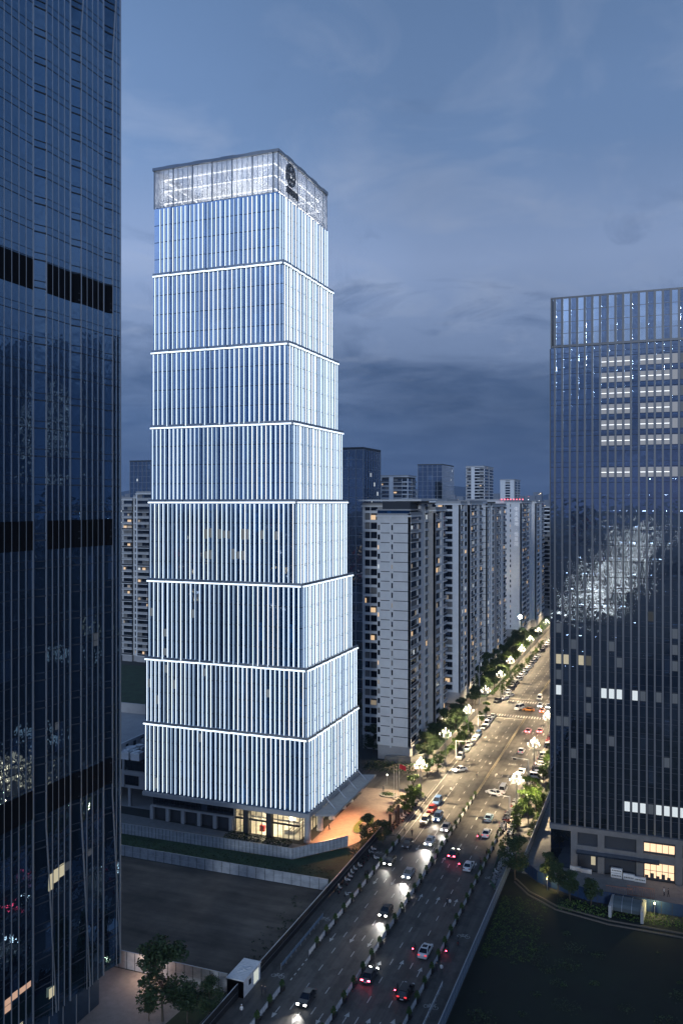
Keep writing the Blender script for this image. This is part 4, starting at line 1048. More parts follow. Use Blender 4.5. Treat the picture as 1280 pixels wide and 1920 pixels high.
hedge('bushy planting bed below the flagpoles', -66.5, -64.8, 208, 220, 1.6, 6)
hedge('dark planting bed in front of the lit lobby', -98, -81, 179.5, 183.2, .8, 7, M['leafdark'])
hedge('dark shrubs in the garden beyond the plaza drive', -84, -68, 239, 248, 1.6, 8, M['leafdark'], .4, 14)
hedge('weeds along the verge beside the blue hoarding', -20, 30, 171.5, 176.2, .5, 9, M['hedge'], .4, 8)
# oval island
t = thing('oval_island', 'oval grass island with a pale stone centre on the orange-lit plaza', 'planting bed', (-69.6, 199.5, .05))
b = MB(); b.prism([(2.1*math.cos(a*.2618), 5.6*math.sin(a*.2618)) for a in range(24)], 0, .18); b.build('kerb_ring', M['kerb'], t)
b = MB(); b.prism([(1.95*math.cos(a*.2618), 5.4*math.sin(a*.2618)) for a in range(24)], .1, .24); b.build('grass_bed', pmat('island_grass', (.07,.12,.02), .9, var=.3, scale=2), t)
b = MB(); b.prism([(.8*math.cos(a*.2618), 2.6*math.sin(a*.2618)) for a in range(24)], .2, .3); b.build('stone_centre', M['pave_pink'], t)
t = thing('round_island', 'small round planting island with low plants on the plaza drive', 'planting bed', (-70.2, 222, .05))
b = MB(); b.prism([(2.6*math.cos(a*.2618), 1.8*math.sin(a*.2618)) for a in range(24)], 0, .35); b.build('kerb_ring', M['kerb'], t)
rng = random.Random(5); b = MB(); leaf_blob(b, (0,0,.5), (2.2,1.5,.5), 400, .35, rng); b.build('plants', M['leafdark'], t)
# flagpoles
for i, (dx, dy) in enumerate(((0,0),(-.9,.5),(-1.8,1.0))):
    t = thing('flagpole', ['slim flagpole with a red flag beside the plaza drive','slim bare flagpole next to the one with the red flag','slim bare flagpole farthest from the street'][i], 'flagpole', (-66.3+dx, 219+dy, .05))
    b = MB(); b.tube([(0,0,0),(0,0,10-.6*i)], [.08,.05], 8); b.build('pole', M['alu'], t)
    b = MB(); b.lathe((0,0,0), [(.4,0),(.4,.3)], 10); b.build('base', M['kerb'], t)
    if i == 0:
        b = MB()
        for j in range(6):
            f = lambda u: (u*1.9, .18*math.sin(u*5), -.35*u)
            p, q = f(j/6), f((j+1)/6)
            b.quad((p[0],p[1],8.7+p[2]),(q[0],q[1],8.7+q[2]),(q[0],q[1],9.9+q[2]),(p[0],p[1],9.9+p[2])); b.quad((p[0],p[1]+.02,8.7+p[2]),(p[0],p[1]+.02,9.9+p[2]),(q[0],q[1]+.02,9.9+q[2]),(q[0],q[1]+.02,8.7+q[2]))
        b.build('flag', pmat('flag_red', (.55,.02,.03), .7), t)
# black slab pillars at the plaza edge
n = 0
for y in (199.5, 202, 206.5, 209.5, 213.5, 217.5, 221, 224.5):
    t = thing('bollard_pillar', f'tall black slab pillar at the plaza edge, {ORD[n]} from the near end', 'pillar', (-62.7+(.8 if n % 2 else 0), y, .12), 0, 'black pillars along the plaza'); n += 1
    b = MB(); b.box(-.28,.28,-.22,.22,.15,3.6); b.build('shaft', M['black'], t)
    b = MB(); b.box(-.4,.4,-.34,.34,0,.15); b.build('base', M['darkmetal'], t)

# ------------------------------------------------------------------ vehicles
paint = {}
for k_, c in dict(white=(.66,.67,.68), silver=(.36,.38,.40), black=(.012,.012,.014), dark=(.035,.038,.042), red=(.42,.02,.02), blue=(.06,.13,.28), paleblue=(.20,.30,.38), olive=(.10,.095,.06), pink=(.55,.30,.32), orange=(.55,.22,.05)).items():  # the pink body colour carries the glow of red tail lights
    paint[k_] = pmat('paint_'+k_, c, .28, .15, spec=.6)
M['carglass'] = pmat('car_glass', (.012,.014,.018), .06, spec=.8)
M['tyre'] = pmat('tyre', (.012,.012,.012), .85)
M['rimm'] = pmat('rim_alloy', (.35,.36,.38), .35, .8)
M['head_on'] = emat('headlight_on', (1,.96,.86), 20); M['tail_on'] = emat('taillight_on', (1,.05,.10), 30)
M['head_off'] = pmat('headlight_off', (.55,.57,.6), .15); M['tail_off'] = pmat('taillight_off', (.22,.012,.015), .3)
M['tail_dim'] = emat('taillight_dim', (1,.05,.06), 1.2, (.2,.01,.01))
def loft(mb, st, m=0):
    """st: list of rings of (x,y,z)"""
    k = len(st[0]); n0 = len(mb.v)
    for r in st: mb.v += r
    for i in range(len(st)-1):
        for j in range(k):
            mb.f.append((n0+i*k+j, n0+(i+1)*k+j, n0+(i+1)*k+(j+1)%k, n0+i*k+(j+1)%k)); mb.m.append(m)
    mb.f.append(tuple(n0+j for j in range(k))); mb.m.append(m)
    mb.f.append(tuple(n0+(len(st)-1)*k+j for j in reversed(range(k)))); mb.m.append(m)
def car_shapes(kind):
    if kind == 'suv': L, Wd, bel, top, prof = 4.7, .95, 1.02, 1.72, [(-2.3,.82),(-2.2,1.0),(1.0,1.02),(2.0,.95),(2.32,.72)]; cab = [(-2.2,0),(-1.95,1),(.35,1),(1.15,0)]
    elif kind == 'van': L, Wd, bel, top, prof = 5.0, .97, 1.15, 2.05, [(-2.45,.9),(-2.4,1.1),(1.7,1.15),(2.3,1.0),(2.48,.7)]; cab = [(-2.4,0),(-2.25,1),(1.3,1),(2.0,0)]
    else: L, Wd, bel, top, prof = 4.6, .91, .90, 1.44, [(-2.28,.72),(-2.15,.93),(-1.4,.96),(1.0,.92),(2.0,.80),(2.28,.58)]; cab = [(-1.85,0),(-1.1,1),(.25,1),(1.15,0)]
    body = MB(); rings = []
    for y, z in prof:
        w2 = Wd*(.90 if abs(y) > 2.1 else 1.0); zb = .24
        rings.append([(-w2*.92,y,zb),(-w2,y,zb+.2),(-w2,y,z*.72),(-w2*.9,y,z),(w2*.9,y,z),(w2,y,z*.72),(w2,y,zb+.2),(w2*.92,y,zb)])
    loft(body, rings)
    cabn = MB(); roof = MB(); rings = []
    for y, f in cab:
        w0, w1 = Wd*.90, Wd*.70
        z = bel-.03+(top-bel)*f; ww = w0+(w1-w0)*f
        rings.append([(-w0,y+(0 if f==0 else (.10 if y < 0 else -.1)),bel-.04),(-ww,y,z),(ww,y,z),(w0,y+(0 if f==0 else (.10 if y < 0 else -.1)),bel-.04)])
    loft(cabn, rings)
    ya, yb_ = cab[1][0], cab[2][0]; w1 = Wd*.70
    roof.prism([(-w1,ya+.05),(w1,ya+.05),(w1*.97,yb_-.02),(-w1*.97,yb_-.02)], top-.03, top+.05)
    for s in (-1, 1):   # pillars
        roof.bar((s*Wd*.885,cab[3][0]-.06,bel), (s*w1*.985,yb_,top), .07, .07); roof.bar((s*Wd*.885,cab[0][0]+.06,bel), (s*w1*.985,ya,top), .1, .1)
        ym = (ya+yb_)/2-.1; roof.bar((s*Wd*.905,ym,bel-.02), (s*w1*1.01,ym,top), .08, .05)
    return L, Wd, body, cabn, roof
def wheel_mb(x, y):
    b = MB(); b.tube([(x-.1,y,.33),(x+.1,y,.33)], [.33,.33], 12); return b
def mk_car(kind, color, head, tail, parts=True, sunroof=False):
    L, Wd, body, cabn, roof = car_shapes(kind)
    hz = .66 if kind == 'sedan' else .78; tz = .78 if kind == 'sedan' else .92
    if parts:
        t = thing('parked_car', '', 'car')
        body.build('body', paint[color], t); cabn.build('window_glass', M['carglass'], t)
        r_ = roof.build('roof', paint[color], t)
        if sunroof: q = MB(); q.box(-.42,.42,-.75,.15,1.45+.045,1.45+.06); q.build('sunroof', M['carglass'], r_)
        for x in (-Wd+.1, Wd-.1):
            for y in (-1.4, 1.4):
                w_ = wheel_mb(x, y).build('wheel', M['tyre'], t); q = MB(); s = 1 if x > 0 else -1
                q.tube([(x+s*.1,y,.33),(x+s*.115,y,.33)], [.2,.2], 8); q.build('rim', M['rimm'], w_)
        for s in (-1, 1):
            q = MB(); q.box(s*Wd*.68-.2, s*Wd*.68+.2, L/2-.16, L/2+.0, hz-.13, hz+.08); q.build('headlight', M['head_on' if head else 'head_off'], t)
            q = MB(); q.box(s*Wd*.66-.2, s*Wd*.66+.2, -L/2-.02, -L/2+.12, tz-.08, tz+.09); q.build('taillight', M['tail_on' if tail == 2 else ('tail_dim' if tail else 'tail_off')], t)
        q = MB(); q.box(-.26,.26,-L/2-.03,-L/2+.1,.5,.62); q.build('number_plate', M['white'], t)
        return t
    mb = body; n = len(mb.v)
    for src, m in ((cabn, 1), (roof, 0)):
        o = len(mb.v); mb.v += src.v; mb.f += [tuple(i+o for i in f) for f in src.f]; mb.m += [m]*len(src.f)
    for x in (-Wd+.1, Wd-.1):
        for y in (-1.4, 1.4): w_ = wheel_mb(x,y); o = len(mb.v); mb.v += w_.v; mb.f += [tuple(i+o for i in f) for f in w_.f]; mb.m += [2]*len(w_.f)
    for s in (-1,1):
        mb.box(s*Wd*.68-.2, s*Wd*.68+.2, L/2-.16, L/2, hz-.13, hz+.08, 3); mb.box(s*Wd*.66-.2, s*Wd*.66+.2, -L/2-.02, -L/2+.12, tz-.08, tz+.09, 4)
    return mb.mesh('car_mesh', [paint[color], M['carglass'], M['tyre'], M['head_on' if head else 'head_off'], M['tail_on' if tail == 2 else ('tail_dim' if tail else 'tail_off')]])
def beam(x, y, rz, e=900):
    ld = bpy.data.lights.new('headlight_beam', 'SPOT'); ld.energy = e*2.0; ld.color = (1,.96,.88); ld.spot_size = R(80); ld.spot_blend = 1.0; ld.shadow_soft_size = .07
    lo = bpy.data.objects.new('headlight_beam', ld); d = Vector((-math.sin(rz), math.cos(rz), 0))
    lo.location = (x+d.x*2.6, y+d.y*2.6, .95); lo.rotation_euler = (R(83), 0, rz); col.objects.link(lo)
PI = math.pi; carproto = {}
def car(px, py, rz, kind, color, lab, head=0, tail=0, e=0, x=None, name=None, sunroof=False, grp='cars on the street'):
    X_, Y_ = at(px, py)
    if x is not None: X_ = x
    if Y_ < 262:
        key = (kind, color, head, tail, sunroof)
        if key in carproto: o = dup(carproto[key], (X_,Y_,.02), rz, lab, grp)
        else: o = carproto[key] = mk_car(*key[:4], True, sunroof); o.location = (X_,Y_,.02); o.rotation_euler = (0,0,rz); o['label'] = lab; o['group'] = grp
    else:
        key = (kind, color, head, tail, 'm')
        if key not in carproto: carproto[key] = mk_car(*key[:4], False)
        o = bpy.data.objects.new('parked_car', carproto[key]); col.objects.link(o); o.location = (X_,Y_,.02); o.rotation_euler = (0,0,rz); tag(o, lab, 'car', grp)
    if e: beam(X_, Y_, rz, e)
A_, B_ = 0.0, PI    # away from / towards the camera
car(797,1788,A_,'sedan','white','white saloon with a dark sunroof beside the right bike-lane barrier',tail=1,sunroof=True)
car(760,1866,A_,'suv','black','black off-roader with red tail lights, nearest car on the right carriageway',tail=1)
car(878,1628,A_,'sedan','white','white saloon beside the right barrier, level with the rubble pile')
car(912,1566,A_,'sedan','white','white saloon with dim tail lights at the top of the right bike-lane barrier',tail=1)
car(916,1537,A_,'sedan','paleblue','pale blue car near the parked scooters on the right')
car(764,1586,B_,'sedan','dark','dark shiny saloon waiting alone at the top of the left bike lane')
car(797,1543,B_,'suv','olive','olive car with a glossy windscreen behind the red hatchback')
car(809,1521,B_,'sedan','red','red hatchback parked at the plaza kerb')
car(819,1507,B_,'suv','blue','blue off-roader parked at the plaza kerb by the pillars')
car(596,1882,B_,'sedan','dark','dark car with bright headlights, nearest oncoming on the left carriageway',1,0,1000,x=-53.6)
car(716,1712,B_,'sedan','dark','dark car with headlights on beside the median, second oncoming',1,0,1500,x=-50.6)
car(762,1642,B_,'sedan','silver','silver car with headlights on lighting the road by the median, third oncoming',1,0,2600,x=-51.2)
car(809,1582,B_,'sedan','white','white car with headlights on lighting the median panels, fourth oncoming',1,0,3200,x=-51.4)
car(840,1556,B_,'sedan','silver','silver car with headlights on hugging the median, fifth oncoming',1,0,700,x=-49.9)
car(832,1538,B_,'suv','blue','blue car with headlights in the middle lane behind the white one',1,0,500,x=-53.4)
car(757,1622,B_,'sedan','black','black car with headlights in the kerb lane of the left carriageway',1,0,500,x=-56.9)
car(700,1836,A_,'sedan','dark','dark car with glowing red tail lights beside the median, near the bottom',1,2,250,x=-46.3)
car(845,1604,A_,'sedan','dark','dark car with glowing red tail lights beside the median, farther up',1,2,250,x=-44.6)
car(925,1490,R(62),'sedan','white','white car turning across the right carriageway below the second right lamp')
car(943,1484,A_,'van','white','small white van with a dark back behind the turning car')
car(977,1450,A_,'sedan','white','white saloon in the right lane beside the parked row, headlights on',1,0,250)
car(977,1411,A_,'sedan','white','white saloon in the right lane farther up the parked row',tail=1)
car(990,1373,A_,'sedan','pink','pinkish car with red tail lights, left one of a pair near the junction',tail=2)
car(1012,1373,A_,'sedan','pink','pinkish car with red tail lights, right one of a pair near the junction',tail=2)
car(973,1330,R(160),'van','white','white van crossing the junction')
car(1011,1312,B_,'van','white','white van stopped at the far crossing')
car(1012,1325,B_,'sedan','white','bright car in the middle of the junction with headlights on',1,0,300)
car(1028,1327,B_,'sedan','white','bright car at the right of the junction with headlights on',1,0,300)
car(1016,1335,A_,'sedan','orange','orange car in the middle of the junction',tail=2)
car(990,1333,R(90),'sedan','orange','small orange car crossing the junction')
car(862,1446,R(140),'sedan','white','white car with headlights at the garden entrance on the left kerb',1,0,250)
for i, (px, py, c, k_) in enumerate([(870,1423,'silver','suv'),(881,1407,'white','sedan'),(889,1397,'silver','sedan'),(896,1389,'white','sedan'),(902,1381,'blue','suv'),(917,1368,'dark','sedan'),(921,1361,'white','suv'),(926,1354,'white','sedan'),(931,1347,'silver','sedan')]):
    car(px, py, B_, k_, c, f'{c} car parked at the left kerb before the junction, {ORD[i]} from the plaza', x=-59.6, grp='cars parked at the left kerb')
for i, (px, py, c) in enumerate([(932,1317,'dark'),(944,1312,'white'),(955,1306,'silver'),(956,1300,'white'),(957,1294,'dark'),(958,1289,'black'),(959,1285,'dark'),(974,1284,'dark'),(979,1277,'silver'),(983,1271,'white'),(986,1266,'white'),
     (995,1264,'dark'),(994,1259,'white'),(995,1254,'white'),(996,1250,'silver'),(1001,1247,'dark'),(1003,1243,'silver'),(1004,1240,'dark'),(1006,1237,'white'),(1008,1233,'white'),(1006,1222,'black'),(1022,1215,'dark'),(1024,1210,'white'),(1026,1206,'white'),(1028,1202,'silver')]):
    car(px, py, R(150 if i % 3 else 165), 'sedan' if i % 4 else 'suv', c, f'{c} car parked on the left past the junction, {ORD[i]} going away', x=-61.4 if i > 2 else None, grp='cars parked past the junction')
for i, (c, k_) in enumerate([('white','suv'),('white','sedan'),('black','suv'),('silver','sedan'),('white','sedan'),('dark','sedan'),('black','sedan'),('white','suv'),('silver','suv'),('white','sedan'),('red','sedan'),('dark','suv'),('white','sedan'),('black','sedan'),('white','sedan'),('silver','suv')]):
    X_, Y_ = -34.6, 251+i*3.0+(9 if i > 7 else 0)
    px = 0; 
    key = (k_, c, 0, 0, False)
    lab = f'{c} car parked nose-in on the right pavement, {ORD[i]} going away'
    if Y_ < 262:
        if key in carproto: dup(carproto[key], (X_,Y_,.13), R(-78), lab, 'cars parked nose-in on the right')
        else: o = carproto[key] = mk_car(k_, c, 0, 0); o.location = (X_,Y_,.13); o.rotation_euler = (0,0,R(-78)); o['label'] = lab; o['group'] = 'cars parked nose-in on the right'
    else:
        key = (k_, c, 0, 0, 'm')
        if key not in carproto: carproto[key] = mk_car(k_, c, 0, 0, False)
        o = bpy.data.objects.new('parked_car', carproto[key]); col.objects.link(o); o.location = (X_,Y_,.13); o.rotation_euler = (0,0,R(-78)); tag(o, lab, 'car', 'cars parked nose-in on the right')

# scooters
def mk_scooter(c, tail=0):
    t = thing('scooter', '', 'scooter')
    b = MB(); b.tube([(0,-.75,.55),(0,-.3,.72),(0,.1,.62)], [.16,.19,.12], 8); b.box(-.13,.13,-.15,.4,.26,.36); b.tube([(0,.42,.3),(0,.55,.95)], [.14,.08], 8); b.build('body', paint[c], t)
    b = MB(); b.box(-.15,.15,-.75,.05,.78,.88); b.build('seat', M['black'], t)
    for y in (-.55, .68):
        b = MB(); b.tube([(-.06,y,.25),(.06,y,.25)], [.25,.25], 10); b.build('wheel', M['tyre'], t)
    b = MB(); b.tube([(-.33,.46,1.05),(0,.55,1.0),(.33,.46,1.05)], [.025,.03,.025], 6); b.tube([(0,.55,.95),(0,.68,.25)], [.035,.035], 6); b.build('handlebar', M['darkmetal'], t)
    b = MB(); b.box(-.09,.09,-.93,-.86,.55,.68); b.build('taillight', M['tail_on'] if tail else M['tail_off'], t)
    return t
SC = [mk_scooter('white'), mk_scooter('black'), mk_scooter('silver'), mk_scooter('red'), mk_scooter('dark', 1)]; sused = [0]*5
def scooter(v, x, y, rz, lab, grp, z=.02):
    if not sused[v]: sused[v] = 1; o = SC[v]; o.location = (x,y,z); o.rotation_euler = (0,0,rz); o['label'] = lab; o['group'] = grp
    else: dup(SC[v], (x,y,z), rz, lab, grp)
cn = ['white','black','silver','red']; rng = random.Random(21)
for i in range(22):
    v = rng.choice((0,1,1,2,2,3)); scooter(v, -36.9+rng.uniform(-.5,.3), 206+i*1.15, R(-70)+rng.uniform(-.2,.2), f'{cn[v]} scooter in the kerb row on the right, {ORD[i]} going away', 'scooters in the right kerb row')
for i in range(16):
    v = rng.choice((0,1,1,2)); scooter(v, -34.6+rng.uniform(-.3,.3), 206+i*1.2, R(-80)+rng.uniform(-.2,.2), f'{cn[v]} scooter in the inner row by the garden hedge, {ORD[i]} going away', 'scooters by the right garden', .13)
for i in range(14):
    v = rng.choice((0,1,2,2)); scooter(v, -35.3+rng.uniform(-1.2,1.2), 236+i*.95, R(-75)+rng.uniform(-.3,.3), f'{cn[v]} scooter crammed below the parked cars on the right, {ORD[i]} going away', 'scooters below the parked cars', .13)
for i in range(16):
    v = rng.choice((0,1,1,2)); scooter(v, -61.9+rng.uniform(-.4,.4), 198+i*1.7, R(70)+rng.uniform(-.3,.3), f'{cn[v]} scooter parked among the black pillars, {ORD[i]} going away', 'scooters by the black pillars', .13)
for i in range(13):
    v = rng.choice((1,1,2,0)); scooter(v, -62.5+rng.uniform(-.3,.3), 163+i*1.9, R(60)+rng.uniform(-.3,.3), f'{cn[v]} scooter leaning in the row under the black hoarding, {ORD[i]} going away', 'scooters under the black hoarding')
for i, (px, py, v, rz, lab) in enumerate([(705,1612,0,1.3,'white scooter standing alone on the left bike lane'),(698,1608,1,1.0,'black scooter beside the lone white one on the left bike lane'),(687,1640,1,2.9,'black scooter riding the left bike lane by the third planter'),(652,1680,2,2.4,'silver scooter on the left bike lane lower down'),
     (912,1600,1,0,'black scooter waiting at the right barrier above the saloon'),(900,1618,1,.3,'black scooter squeezed beside the right barrier'),(928,1645,2,.5,'silver scooter parked below the rubble pile'),(930,1638,0,.9,'white scooter at the tip of the rubble pile'),(858,1770,1,.2,'black scooter by the right barrier low down')]):
    x, y = at(px, py); scooter(v, x, y, rz, lab, 'single scooters')
for px, py, lab in ((862,1622,'scooter with a red tail light beside the pair of red lights'),(776,1781,'scooter with a red tail light left of the sunroof saloon'),(743,1858,'scooter with a red tail light left of the black off-roader'),(838,1785,'scooter with a red tail light in the right bike lane'),(896,1570,'scooter with a red tail light left of the upper white saloon')):
    x, y = at(px, py); scooter(4, x, y, 0, lab, 'scooters riding with tail lights')

# ------------------------------------------------------------------ people
def person_mesh(stride, coat, legs):
    V = [(0,0,.95),(0,.01,1.2),(0,.01,1.42),(0,.02,1.52),(0,.03,1.64),(-.1,0,.90),(-.11,stride*.5,.5),(-.11,stride*.9-.05,.08),(-.11,stride*.9+.12,.04),(.1,0,.90),(.11,-stride*.35,.5),(.11,-stride*.95,.1),(.11,-stride*.95+.16,.04),
         (-.2,0,1.40),(-.25,-stride*.3,1.12),(-.25,-stride*.3+.1,.88),(-.25,-stride*.3+.13,.80),(.2,0,1.40),(.25,stride*.3,1.12),(.25,stride*.3+.1,.88),(.25,stride*.3+.13,.80),(0,.02,1.74)]
    E_ = [(0,1),(1,2),(2,3),(3,4),(4,21),(0,5),(5,6),(6,7),(7,8),(0,9),(9,10),(10,11),(11,12),(2,13),(13,14),(14,15),(15,16),(2,17),(17,18),(18,19),(19,20)]
    rad = [.15,.14,.15,.06,.10,.095,.07,.05,.04,.095,.07,.05,.04,.075,.05,.04,.035,.075,.05,.04,.035,.08]
    me = bpy.data.meshes.new('person_body'); me.from_pydata(V, E_, []); o = bpy.data.objects.new('tmp', me); col.objects.link(o)
    o.modifiers.new('skin', 'SKIN'); 
    for i, sv in enumerate(me.skin_vertices[0].data): sv.radius = (rad[i], rad[i]*.8); sv.use_root = (i == 0)
    o.modifiers.new('sub', 'SUBSURF').levels = 1
    bpy.context.view_layer.update()
    m2 = bpy.data.meshes.new_from_object(o.evaluated_get(bpy.context.evaluated_depsgraph_get())); bpy.data.objects.remove(o)
    m2.materials.clear()
    for q in (coat, legs, M['skin'], M['black']): m2.materials.append(q)
    for p in m2.polygons:
        z = p.center.z; p.material_index = 2 if z > 1.5 or (abs(p.center.x) > .2 and z < .86) else (0 if z > .93 else (3 if z < .1 else 1))
        p.use_smooth = True
    return m2
M['skin'] = pmat('skin', (.42,.27,.19), .6); M['coatw'] = pmat('white_shirt', (.55,.55,.55), .8); M['coatd'] = pmat('dark_coat', (.03,.032,.04), .8); M['trous'] = pmat('dark_trousers', (.02,.022,.03), .8)
PM = [person_mesh(.22, M['coatd'], M['trous']), person_mesh(.12, M['coatw'], M['trous'])]
for px, py, v, rz, lab in ((838,1700,0,0,'person in dark clothes walking in the right bike lane beside one in white'),(843,1701,1,.2,'person in a white top walking in the right bike lane'),(818,1823,0,.1,'person in dark clothes walking past the long white guardrail'),(827,1826,1,.1,'person in a pale top walking along the long white guardrail'),
    (617,1557,0,2.0,'person in dark clothes crossing the orange-lit plaza'),(772,1568,0,2.8,'person in dark clothes standing near the olive car'),(758,1565,0,2.5,'person standing by the black pillars'),(719,1484,0,1.2,'person in dark clothes walking by the round planting island'),(491,1866,0,3.0,'person in dark clothes standing outside the white cabin'),(497,1868,0,.4,'second person in dark clothes outside the white cabin'),
    (453,1905,1,.3,'person in a white helmet and pale top on the dark left pavement'),(845,1487,1,.3,'person in white walking on the median lane by the cream railing'),(1244,1680,1,1.8,'person in a pale top outside the lit shopfront'),(1252,1682,0,1.5,'person in dark clothes beside the one in pale outside the shopfront'),(893,1460,0,.4,'person at the garden entrance by the white car with headlights')):
    x, y = at(px, py); t = thing('person', lab, 'person', (x,y,.03), rz)
    o = bpy.data.objects.new('body', PM[v]); col.objects.link(o); o.parent = t
    b = MB(); b.lathe((0,.02,1.70), [(.085,-.03),(.1,.02),(.085,.09),(.02,.13)], 8); b.build('hair', M['black'] if px != 453 else M['white'], t)

# ------------------------------------------------------------------ small buildings and things
t = thing('guard_cabin', 'white cabin with a lit open door on the black hoarding by the dirt lot', 'cabin', (-64.9, 126.2, .02))
b = MB(); b.box(-1.5,1.5,-3.1,3.1,0,2.7,1); b.box(-1.5,1.5,-3.1,-3.02,0,2.7); b.build('wall', [M['white'], M['white']], t)
b = MB(); b.box(-1.62,1.62,-3.2,3.2,2.71,2.85)
for i in range(14): b.box(-1.6,1.6,-3.1+i*.46,-3.04+i*.46,2.851,2.89)
b.bar((-.6,-1.2,2.93),(.8,.8,2.93),.1); b.bar((-.5,.3,2.93),(.7,-.5,2.93),.1); b.build('roof', M['white'], t)
b = MB(); b.box(1.501,1.52,.6,2.8,.3,2.3); b.build('doorway', emat('cabin_light', (.95,1,.85), .55, (.3,.3,.3)), t)
b = MB(); b.box(1.501,1.53,-1.2,-.4,1.1,2.0); b.build('window', M['win'], t)
b = MB(); b.box(1.52,1.58,2.3,2.85,.1,2.4); b.build('door', M['white'], t)
# glass shed beyond the blue hoarding
x, y = at(1176,1712)
t = thing('glass_shed', 'low vaulted glass shed between concrete side walls by the blue hoarding', 'shed', (x, y, 0), R(-4))
b = MB(); k_ = 10; pts = [(2.2*math.cos(math.pi*i/k_)*1.0, 2.0*math.sin(math.pi*i/k_)) for i in range(k_+1)]
for (a, c) in zip(pts[:-1], pts[1:]): b.quad((-2.6,a[0],1.0+a[1]),(-2.6,c[0],1.0+c[1]),(2.6,c[0],1.0+c[1]),(2.6,a[0],1.0+a[1]))
b.build('glass_vault', pmat('shed_glass', (.06,.075,.08), .2), t)
b = MB(); b.box(-3.2,-2.65,-3.4,2.4,0,2.3); b.box(2.65,3.2,-3.4,2.4,0,2.3); b.box(-2.64,2.64,2.0,2.4,0,1.0); b.build('side_wall', M['concrete'], t)
b = MB()
for xx in (-2.6,-.9,.9,2.6):
    for (a, c) in zip(pts[:-1], pts[1:]): b.bar((xx,a[0],1.02+a[1]),(xx,c[0],1.02+c[1]),.08)
b.build('glazing_bar', M['metal'], t)
# stacked site boxes on the forecourt
for i, (px, py, s, lab) in enumerate(((1155,1646,2,'taller stack of two white lettered panels on the office forecourt'),(1178,1650,1.5,'white lettered panel right of the taller stack on the forecourt'),(1199,1654,1.2,'low white panel at the right end of the stacked panels'),(1078,1632,1,'white barrier block outside the dark shop bay'),(1098,1637,1,'second white barrier block outside the dark shop bay'))):
    x, y = at(px, py); t = thing('site_panel', lab, 'panel', (x,y,.02), R(-2))
    b = MB()
    for j in range(2 if s == 2 else 1): b.box(-1.15,1.15,-.3,.3,.05+j*1.05,1.0+j*1.05 if s == 2 else s*.85)
    b.build('board', M['white'], t)
    if s > 1:
        b = MB()
        for j in range(2 if s == 2 else 1):
            for k_ in range(6): b.box(-.9+k_*.32,-.68+k_*.32,-.32,-.301,.45+j*1.05,.68+j*1.05)
        b.build('lettering', M['darkmetal'], t)
    b = MB(); b.box(-1.2,1.2,-.4,.4,0,.049); b.build('foot', M['darkmetal'], t)
for i, (px, lab) in enumerate(((1160,'rust mesh panel left of the other on the forecourt hoarding'),(1200,'rust mesh panel above the glass shed'))):
    x, y = at(px, 1682); t = thing('mesh_screen', lab, 'screen', (x,y,.02)); b = MB()
    for j in range(16): b.box(-2.6+j*.345,-2.55+j*.345,-.03,.03,0,2.0)
    b.box(-2.6,2.6,-.04,.04,1.95,2.03); b.box(-2.6,2.6,-.04,.04,.1,.16); b.build('mesh', pmat('rust', (.22,.09,.06), .8), t)
# rubble pile and green net beside the right bike lane
rng = random.Random(31); b = MB()
for i in range(420):
    x, y = rng.uniform(-34.2,-32.2), rng.uniform(177,201); h = .5*math.exp(-((x+33.2)/.9)**2)+.05; s = rng.uniform(.12,.42)
    b.bar((x,y,h*rng.random()+.1), (x+rng.uniform(-s,s),y+rng.uniform(-s,s),h*rng.random()+.25), s*.9, s*.6)
tag(b.build('rubble', M['concrete']), 'strip of grey broken paving rubble beside the right bike lane', 'rubble', kind='stuff')
b = MB(); b.prism([(-32.9,176),(-31.7,176),(-31.7,200),(-33,200)], .02, .22); tag(b.build('sand_bank', M['concrete']), 'flat bank of pale sand along the mesh fence beside the rubble', 'sand bank')
hoarding('green_net', 'low green net fence curving round the rubble on the right bike lane', 'net fence', [(-35.6,205),(-34.9,196),(-34.6,183),(-34.2,178.5),(-32.6,175.8)], .9, pmat('green_net_cloth', (.03,.12,.06), .8), 1.5, cap=M['darkmetal'])
# wall-like bus shelter / planter wall on the right, with sign face
t = thing('display_wall', 'long pale display wall on the right pavement beside the parked cars', 'wall', (-31.9, 252, .12))
b = MB(); b.box(-.35,.35,0,26,0,3.0); b.build('slab', M['kerb'], t); b = MB()
for i in range(8): b.box(.351,.38,.8+i*3.1,3.5+i*3.1,.5,2.6)
b.build('display_board', pmat('board_grey', (.16,.15,.17), .5), t)
# tall poles by the second tower
for px, py, h, lab in ((889,1302,32,'tall slim mast in front of the second apartment tower'),(898,1320,16,'shorter thin pole beside the tall mast')):
    x, y = at(px, py); t = thing('mast', lab, 'mast', (x,y,0)); b = MB(); b.tube([(0,0,0),(0,0,h)], [.28,.14], 8); b.build('pole', M['metal'], t); b = MB(); b.lathe((0,0,h), [(.3,0),(.3,.5)], 8); b.build('cap', M['darkmetal'], t)
# traffic signal arms at the kerb
for x, y, s, lab in ((-60.9,262,1,'signal pole with a long arm reaching over the left carriageway'),(-60.9,296,1,'signal pole with a long arm farther up the left kerb'),(-36.6,217,-1,'signal pole with a long arm over the right carriageway by the scooters'),(-36.8,250,-1,'signal pole with an arm beside the parked cars on the right')):
    t = thing('signal_pole', lab, 'signal pole', (x,y,.1)); b = MB(); b.tube([(0,0,0),(0,0,5.6)], [.12,.09], 8); b.build('pole', M['white'], t)
    b = MB(); b.tube([(0,0,5.4),(s*5.0,0,5.7)], [.08,.05], 6); b.build('arm', M['white'], t)
    b = MB(); b.box(s*4.0-.5,s*4.0+.5,-.12,.12,5.1,5.5); b.build('signal_head', M['black'], t)
